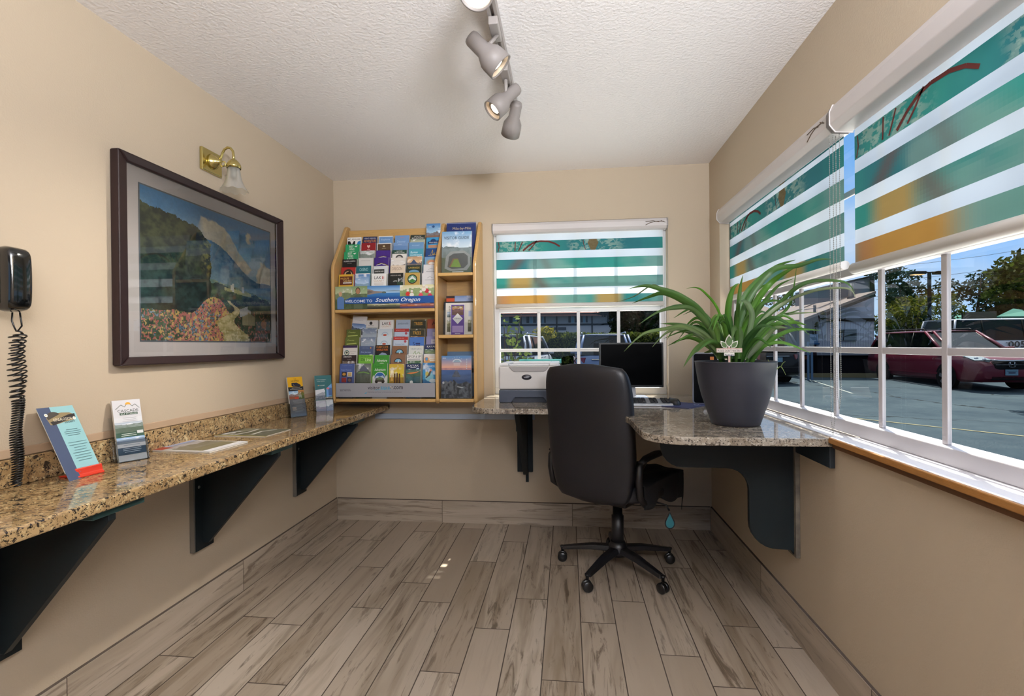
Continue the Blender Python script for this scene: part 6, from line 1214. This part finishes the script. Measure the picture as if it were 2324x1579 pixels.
# back window: tree, hedge, shrub
tree('tree', 'dense dark tree outside the back window above the hedge', gpt(1448, 24), [((.0, 0, 2.6), (1.4, 1.2, 1.5), 3000), ((-1.2, -.2, 3.1), (.9, .8, .7), 1300), ((1.0, 0, 3.2), (1.1, 1, 1.2), 1800), ((-.9, -.3, 1.6), (.45, .5, .7), 500), ((1.2, 0, 1.7), (.9, .8, .9), 1400)], .13, ('0c1810', '2f4424'), 61, .2)
a, b = gpt(1060, 21.6), gpt(1600, 21.6)
mb = MB(); rr = random.Random(9); d = (b-a); nn = Vector((-d.y, d.x, 0)).normalized()
for _ in range(12000):
    u = rr.random(); z = rr.random()**.7; top = rr.random() < .35; q = a+d*u+nn*(rr.uniform(0, 1.2) if top else rr.uniform(0, .18)); q.z = gz(21)+(1.58+.10*fbm(u*30, 2, 3)+rr.uniform(-.03, .10) if top else 1.58*z)
    s_ = .085*rr.uniform(.6, 1.2); e1 = Vector((rr.gauss(0, 1), rr.gauss(0, 1), rr.gauss(0, 1))).normalized(); e2 = e1.cross(Vector((rr.gauss(0, 1), rr.gauss(0, 1), rr.gauss(0, 1)))).normalized()
    mb.add([q-e1*s_, q-e2*s_*.5, q+e1*s_, q+e2*s_*.5], [(0, 1, 2, 3)], 0, lerp(lin('33451f'), lin('8f9c40'), rr.random()**1.3))
t = thing('hedge', 'long clipped green hedge behind the two parked suvs', 'hedge', a)
mb.build('foliage', LEAFM, t)
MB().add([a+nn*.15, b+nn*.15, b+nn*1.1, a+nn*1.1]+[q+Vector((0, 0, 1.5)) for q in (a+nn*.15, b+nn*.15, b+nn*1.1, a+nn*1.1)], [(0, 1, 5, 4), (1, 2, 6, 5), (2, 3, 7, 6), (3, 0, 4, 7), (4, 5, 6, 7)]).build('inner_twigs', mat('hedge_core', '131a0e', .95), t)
mb = MB(); crown(mb, atd(1236, 756, 19.6), (.45, .4, .28), 260, .09, ('8a8a2c', 'c4b43a'), random.Random(2)); o = mb.build('bush_foliage', LEAFM); tag(o, 'bright yellow green bush sprig on top of the hedge', 'bush')
rr = random.Random(21); base = gpt(1165, 5.6); base.z = -.2
t = thing('shrub', 'leafy shrub with upright stems just outside the back window', 'shrub', base); mb = MB()
tips = [(1143, 712, 5.4), (1184, 706, 5.6), (1160, 765, 5.5), (1192, 775, 5.3), (1141, 790, 5.7), (1172, 752, 5.8), (1150, 735, 5.6), (1196, 800, 5.5)]
for i, (px, py, D) in enumerate(tips):
    tip = atd(px, py, D); b0 = base+Vector((rr.uniform(-.15, .15), rr.uniform(-.1, .1), 0)); mid = b0.lerp(tip, .55)+Vector((rr.uniform(-.06, .06), 0, .05)); MB().tube([b0, mid, tip], [.010, .007, .003], 6).build('stem', mat('shrub_stem', '4a3826', .8), t)
    for k in range(30):
        q = mid.lerp(tip, rr.random()) if k > 8 else b0.lerp(mid, rr.uniform(.5, 1)); e1 = Vector((rr.gauss(0, 1), rr.gauss(0, .6), rr.gauss(0, .7))).normalized(); e2 = e1.cross(Vector((rr.gauss(0, .5), 1, rr.gauss(0, .5)))).normalized(); s_ = rr.uniform(.025, .045); q += e1*s_*1.3
        mb.add([q-e1*s_, q-e1*s_*.2-e2*s_*.5, q+e1*s_, q-e1*s_*.2+e2*s_*.5], [(0, 1, 2, 3)], 0, lerp(lin('3a5426'), lin('8a9c4a'), rr.random()))
mb.build('foliage', LEAFM, t)
# ------------------------------------------------------------------ buildings
def quadwall(mb, p, q, z0, z1, back, m=0): 
    n = Vector((-(q-p).y, (q-p).x, 0)).normalized()*back; a, b = Vector((p.x, p.y, 0)), Vector((q.x, q.y, 0)); z = lambda v, h: (v.x, v.y, h)
    return mb.add([z(a, z0), z(b, z0), z(b+n, z0), z(a+n, z0), z(a, z1), z(b, z1), z(b+n, z1), z(a+n, z1)], [(0, 1, 5, 4), (1, 2, 6, 5), (2, 3, 7, 6), (3, 0, 4, 7), (4, 5, 6, 7), (3, 2, 1, 0)], m)
# motel behind the hedge
MD = 58; zm = lambda py, D=MD, px=1300: atd(px, py, D).z
a, b = atd(1060, 780, MD), atd(1640, 780, MD)
MOT = mat('motel_stucco', 'f0ecf2', .85); DKB = mat('motel_timber', '1f2733', .6); ROOF = mat('roof_shingle', 'a3766a', .85, var=.12, vscale=4)
t = thing('motel_building', 'two-storey motel with dark timber bands and pink roof beyond the hedge', 'building', (a.x, a.y, 0))
quadwall(MB(), a, b, 0, zm(712), 9).build('wall', MOT, t)
dv = (b-a).normalized(); nb = Vector((-dv.y, dv.x, 0)); z0_, e = zm(711.5), 1.1
mb = MB(); A0, B0 = a-nb*e-dv, b-nb*e+dv; A1, B1 = a+nb*4.5-dv, b+nb*4.5+dv
mb.add([(A0.x, A0.y, z0_-.12), (B0.x, B0.y, z0_-.12), (B1.x, B1.y, z0_+2.3), (A1.x, A1.y, z0_+2.3), (A0.x, A0.y, z0_-.35), (B0.x, B0.y, z0_-.35)], [(0, 1, 2, 3), (4, 5, 1, 0)]); mb.build('roof', ROOF, t)
def band(p, q, z0, z1, nm, m, off=.06, par=None): return quadwall(MB(), p-nb*off, q-nb*off, z0, z1, off*.9).build(nm, m, par or t)
band(a, b, zm(738), zm(734.5), 'timber_band', DKB, .1); band(a, b, zm(760), zm(757), 'timber_band', DKB, .1); band(a, b, zm(714.5), zm(711.5), 'fascia', DKB, 1.1)
onm = lambda px: a+dv*((atd(px, 780, MD)-a).dot(dv))
for px in (1183, 1264, 1344, 1425, 1505): band(onm(px)-dv*.07, onm(px)+dv*.07, 0, zm(714), 'timber_post', DKB, .1)
for px, wd in ((1169, 14), (1206, 12), (1232, 8), (1300, 11), (1326, 9), (1388, 12), (1470, 12)):
    w_ = band(onm(px-wd), onm(px+wd), zm(733), zm(716.5), 'window_frame', mat('motel_frame', 'ffffff', .5), .08)
    for k in (0, 1, 2):
        l_ = onm(px-wd+1+k*(2*wd-1)/3); r_ = onm(px-wd+(k+1)*(2*wd-1)/3); quadwall(MB(), l_-nb*.1, r_-nb*.1, zm(732), zm(717.3), .012).build('window_pane', mat('motel_glass_%d' % (k % 2), ('2a3644', '9fd0ee')[k % 2], .1), w_)
for px in (1254, 1276): band(onm(px-9), onm(px+9), zm(748), zm(742), 'vent_grille', mat('motel_vent', '565a66', .6), .1)
# white gabled building across the lot
BD = 19.5; WSID = mat('white_siding', 'e2e8f8', .7, bump=0); BRD = mat('brown_trim', '33222a', .6); LOWB = mat('dark_skirting', '1e1c22', .8); RSH = mat('pale_shingle', '9c8c86', .85, var=.15, vscale=10)
t = thing('gabled_building', 'white gabled building with brown trim and louvre across the parking lot', 'building', gpt(1920, BD))
bp = lambda px, py, dd=0: atd(px, py, BD+dd)
front = MB(); ptsf = [bp(1858, 806), bp(1984, 806), bp(1984, 672), bp(1858, 718)]
back = [p_+fh*3.5 for p_ in ptsf]; front.add(ptsf+back, [(0, 1, 2, 3), (5, 4, 7, 6), (1, 5, 6, 2), (4, 0, 3, 7), (3, 2, 6, 7), (0, 4, 5, 1)]); front.build('siding_wall', WSID, t)
sk = [bp(1855, 860, .05), bp(1987, 860, .05), bp(1987, 806, .05), bp(1855, 806, .05)]; mb = MB(); mb.add(sk+[p_+fh*3.4 for p_ in sk], [(0, 1, 2, 3), (5, 4, 7, 6), (1, 5, 6, 2), (4, 0, 3, 7)]); mb.build('dark_skirting', LOWB, t)
for k in range(22):
    px = 1861+k*5.8; MB().add([bp(px-.4, 806, -.02), bp(px+.4, 806, -.02), bp(px+.4, 729, -.02), bp(px-.4, 729, -.02)], [(0, 1, 2, 3)]).build('siding_groove', mat('siding_line', 'bcc2d2', .7), t)
def fpoly(nm, m, pts, dd, th=.05):
    f_ = [bp(x, y, dd) for x, y in pts]; n = len(f_); return MB().add(f_+[p_+fh*th for p_ in f_], [list(range(n)), list(range(n, 2*n))]+[(i, (i+1) % n, n+(i+1) % n, n+i) for i in range(n)]).build(nm, m, t)
fpoly('rake_board', BRD, [(1816, 727), (1984, 661), (1988, 672), (1820, 738)], -.7, .1); fpoly('belt_board', BRD, [(1856, 722), (1986, 722), (1986, 729), (1856, 729)], -.08); fpoly('corner_board', BRD, [(1846, 728), (1853, 726), (1853, 806), (1846, 806)], -.08)
fpoly('base_board', mat('grey_white_board', '9298a6', .7), [(1854, 800), (1976, 800), (1976, 806), (1854, 806)], -.06)
lv = fpoly('louvre_frame', mat('louvre_grey', '7f8796', .6), [(1900, 746), (1945, 746), (1945, 773), (1900, 773)], -.06)
for k in range(6): MB().box((0, 0, 0), (1, .02, 1)).xf(Matrix.Translation(bp(1902, 750.5+k*4.2, -.09)) @ Matrix.Rotation(YAW, 4, 'Z') @ Matrix.Diagonal((.70, 1, .032, 1))).build('louvre_slat', mat('louvre_dark', '2a303e', .6), lv)
mb = MB(); r_ = [bp(1816, 725, -.75), bp(1988, 660, -.75), bp(1988, 660, -.75)+fh*4.6, bp(1816, 725, -.75)+fh*4.6]; mb.add(r_+[p_-Vector((0, 0, .1)) for p_ in r_], [(0, 1, 2, 3), (7, 6, 5, 4), (0, 4, 5, 1), (2, 6, 7, 3), (3, 7, 4, 0)]); mb.build('roof', RSH, t)
# porch wing with the low roof
pw = [bp(1690, 860, 1.6), bp(1858, 860, 1.6), bp(1858, 728, 1.6), bp(1690, 728, 1.6)]; MB().add(pw+[p_+fh*.3 for p_ in pw], [(0, 1, 2, 3), (5, 4, 7, 6), (1, 5, 6, 2), (4, 0, 3, 7), (3, 2, 6, 7)]).build('porch_wall', mat('porch_cream', 'cfc8b4', .8), t)
def fp2(nm, m, pts, dd): f_ = [bp(x, y, dd) for x, y in pts]; n = len(f_); return MB().add(f_+[p_+fh*.05 for p_ in f_], [list(range(n)), list(range(n, 2*n))]+[(i, (i+1) % n, n+(i+1) % n, n+i) for i in range(n)]).build(nm, m, t)
fp2('door', mat('porch_door', 'a9a498', .6), [(1808, 738), (1832, 738), (1832, 855), (1808, 855)], 1.52); fp2('door_frame', BRD, [(1805, 735), (1835, 735), (1835, 739), (1805, 739)], 1.48); fp2('door_frame', BRD, [(1832, 739), (1835, 739), (1835, 855), (1832, 855)], 1.48); fp2('door_frame', BRD, [(1805, 739), (1808, 739), (1808, 855), (1805, 855)], 1.48)
mb = MB(); r_ = [bp(1660, 738, .3), bp(1818, 728, .3), bp(1818, 728, .3)+fh*3+Vector((0, 0, .85)), bp(1690, 738, .3)+fh*3+Vector((0, 0, .85))]; mb.add(r_+[p_-Vector((0, 0, .09)) for p_ in r_], [(0, 1, 2, 3), (7, 6, 5, 4), (0, 4, 5, 1)]); mb.build('porch_roof', RSH, t)
fp2('porch_fascia', BRD, [(1660, 737), (1818, 727), (1818, 732), (1660, 742)], .26)
# equipment screen on the roof, pipe and cap vent
sc = MB(); f_ = [bp(1856, 688, .6), bp(1984, 665, .6), bp(1982, 627, .6), bp(1856, 655, .6)]; sc.add(f_+[p_+fh*1.6 for p_ in f_], [(0, 1, 2, 3), (5, 4, 7, 6), (1, 5, 6, 2), (4, 0, 3, 7)]); sc.build('roof_screen', mat('screen_siding', '9a9aa6', .7), t)
fpoly('screen_trim', BRD, [(1976, 628), (1984, 625), (1986, 668), (1977, 672)], .5); fpoly('screen_trim', BRD, [(1855, 653), (1983, 624), (1983, 628), (1855, 657)], .5)
q = bp(1932, 680, -.1); MB().lathe([(.14, 0), (.14, .10), (.10, .12), (.10, .62)], q, 16).build('flue_pipe', mat('flue_metal', '5a5a64', .4, .6), t)
q = bp(1849, 712, -.3); MB().lathe([(.05, 0), (.05, .34)], q, 12).build('vent_pipe', mat('flue_metal'), t)
# curb, pay post with sign
a, b = gp(1828, 856), gp(1996, 857); quadwall(MB(), a, b, gz(19)-.05, gz(19)+.13, .15).build('curb', mat('curb_concrete', '8f8668', .8)); tag(bpy.data.objects['curb'], 'pale concrete curb along the foot of the gabled building', 'curb')
q = gpt(1842, 17.6); t = thing('pay_station', 'blue sign post with a small counter shelf beside the gabled building', 'sign post', q)
BLS = mat('sign_blue', '6f8fb4', .5); zz = lambda py: atd(1842, py, 17.6).z
for dx in (-.12, .0): MB().box((q.x+dx-.035, q.y-.02, q.z), (q.x+dx+.035, q.y+.02, zz(775))).build('post', BLS, t)
MB().box((q.x-.07, q.y-.04, zz(778)), (q.x+.20, q.y-.02, zz(758))).build('sign_board', BLS, t); MB().box((q.x-.09, q.y-.10, zz(782)), (q.x+.22, q.y+.06, zz(778))).build('shelf', mat('shelf_blue', '2a5a8c', .4), t, bevel=.01)
# lamp post
q = gpt(2110, 26); zz = lambda py: atd(2110, py, 26).z; MET = mat('lamp_post_metal', '191a1f', .5)
t = thing('lamp_post', 'dark parking lot lamp post with two flat heads beside the yellow tree', 'street lamp', q)
MB().box((q.x-.06, q.y-.06, q.z), (q.x+.06, q.y+.06, zz(617))).build('pole', MET, t)
for s_, nm in ((-1, 'lamp_head'), (1, 'lamp_head')):
    c = Vector((q.x, q.y, zz(618)))+rh*s_*.62; h_ = MB().box((-.34, -.2, -.10), (.34, .2, .05)).xf(Matrix.Translation(c) @ Matrix.Rotation(YAW, 4, 'Z')).build(nm, MET, t, bevel=.03)
    MB().box((-.1, -.05, -.03), (.1, .05, .03)).xf(Matrix.Translation(c-rh*s_*.43) @ Matrix.Rotation(YAW, 4, 'Z')).build('arm', MET, t)
    if s_ < 0: MB().box((-.26, -.16, -.125), (.26, .16, -.101)).xf(Matrix.Translation(c) @ Matrix.Rotation(YAW, 4, 'Z')).build('glowing_lens', mat('lamp_glow', 'ffd9a0', .3, emit='ffcf90', estr=4.5), h_)
# restaurant with green roofs, far shed
RD = 38; t = thing('restaurant_building', 'low restaurant with pale green metal roofs behind the white van', 'building', gpt(2230, RD)); rp_ = lambda x, y, d=0: atd(x, y, RD+d)
GRF = mat('green_metal_roof', '5f9f8c', .5); a, b = rp_(2128, 780), rp_(2420, 780); quadwall(MB(), a, b, 0, rp_(2200, 727).z, 6).build('wall', mat('restaurant_wall', '8a7f80', .85), t)
for x0_, x1_, y0_, y1_ in ((2146, 2182, 708, 726), (2262, 2330, 700, 718)):
    f_ = [rp_(x0_, y1_, -.3), rp_(x1_, y1_-1, -.3), rp_(x1_, y0_+4, 1.2), rp_(x0_+.55*(x1_-x0_), y0_, 1.2)]; MB().add(f_+[p_-Vector((0, 0, .12)) for p_ in f_], [(0, 1, 2, 3), (7, 6, 5, 4), (0, 4, 5, 1), (3, 0, 4, 7)]).build('roof', GRF, t)
f_ = [rp_(2185, 728, .8), rp_(2262, 724, .8), rp_(2262, 706, .8), rp_(2185, 708, .8)]; MB().add(f_+[p_+fh*.2 for p_ in f_], [(0, 1, 2, 3), (7, 6, 5, 4), (3, 2, 6, 7)]).build('parapet_screen', mat('parapet_tan', '7c7468', .8), t)
# utility wires
for k, (ya_, yb_) in enumerate(((590, 545), (622, 580), (640, 612), (655, 648))):
    A, B = atd(1985, ya_+18, 36), atd(2480, yb_-8, 36); m_ = (A+B)/2-Vector((0, 0, .25))
    o = MB().tube([A, A.lerp(m_, .5)-Vector((0, 0, .06)), m_, m_.lerp(B, .5)-Vector((0, 0, .06)), B], .012, 5).build('utility_wire', mat('wire_black', '1a1c22', .6))
    tag(o, ('topmost', 'second highest', 'third highest', 'lowest')[k]+' utility wire crossing the sky behind the lamp post', 'wire', 'utility wires against the sky')
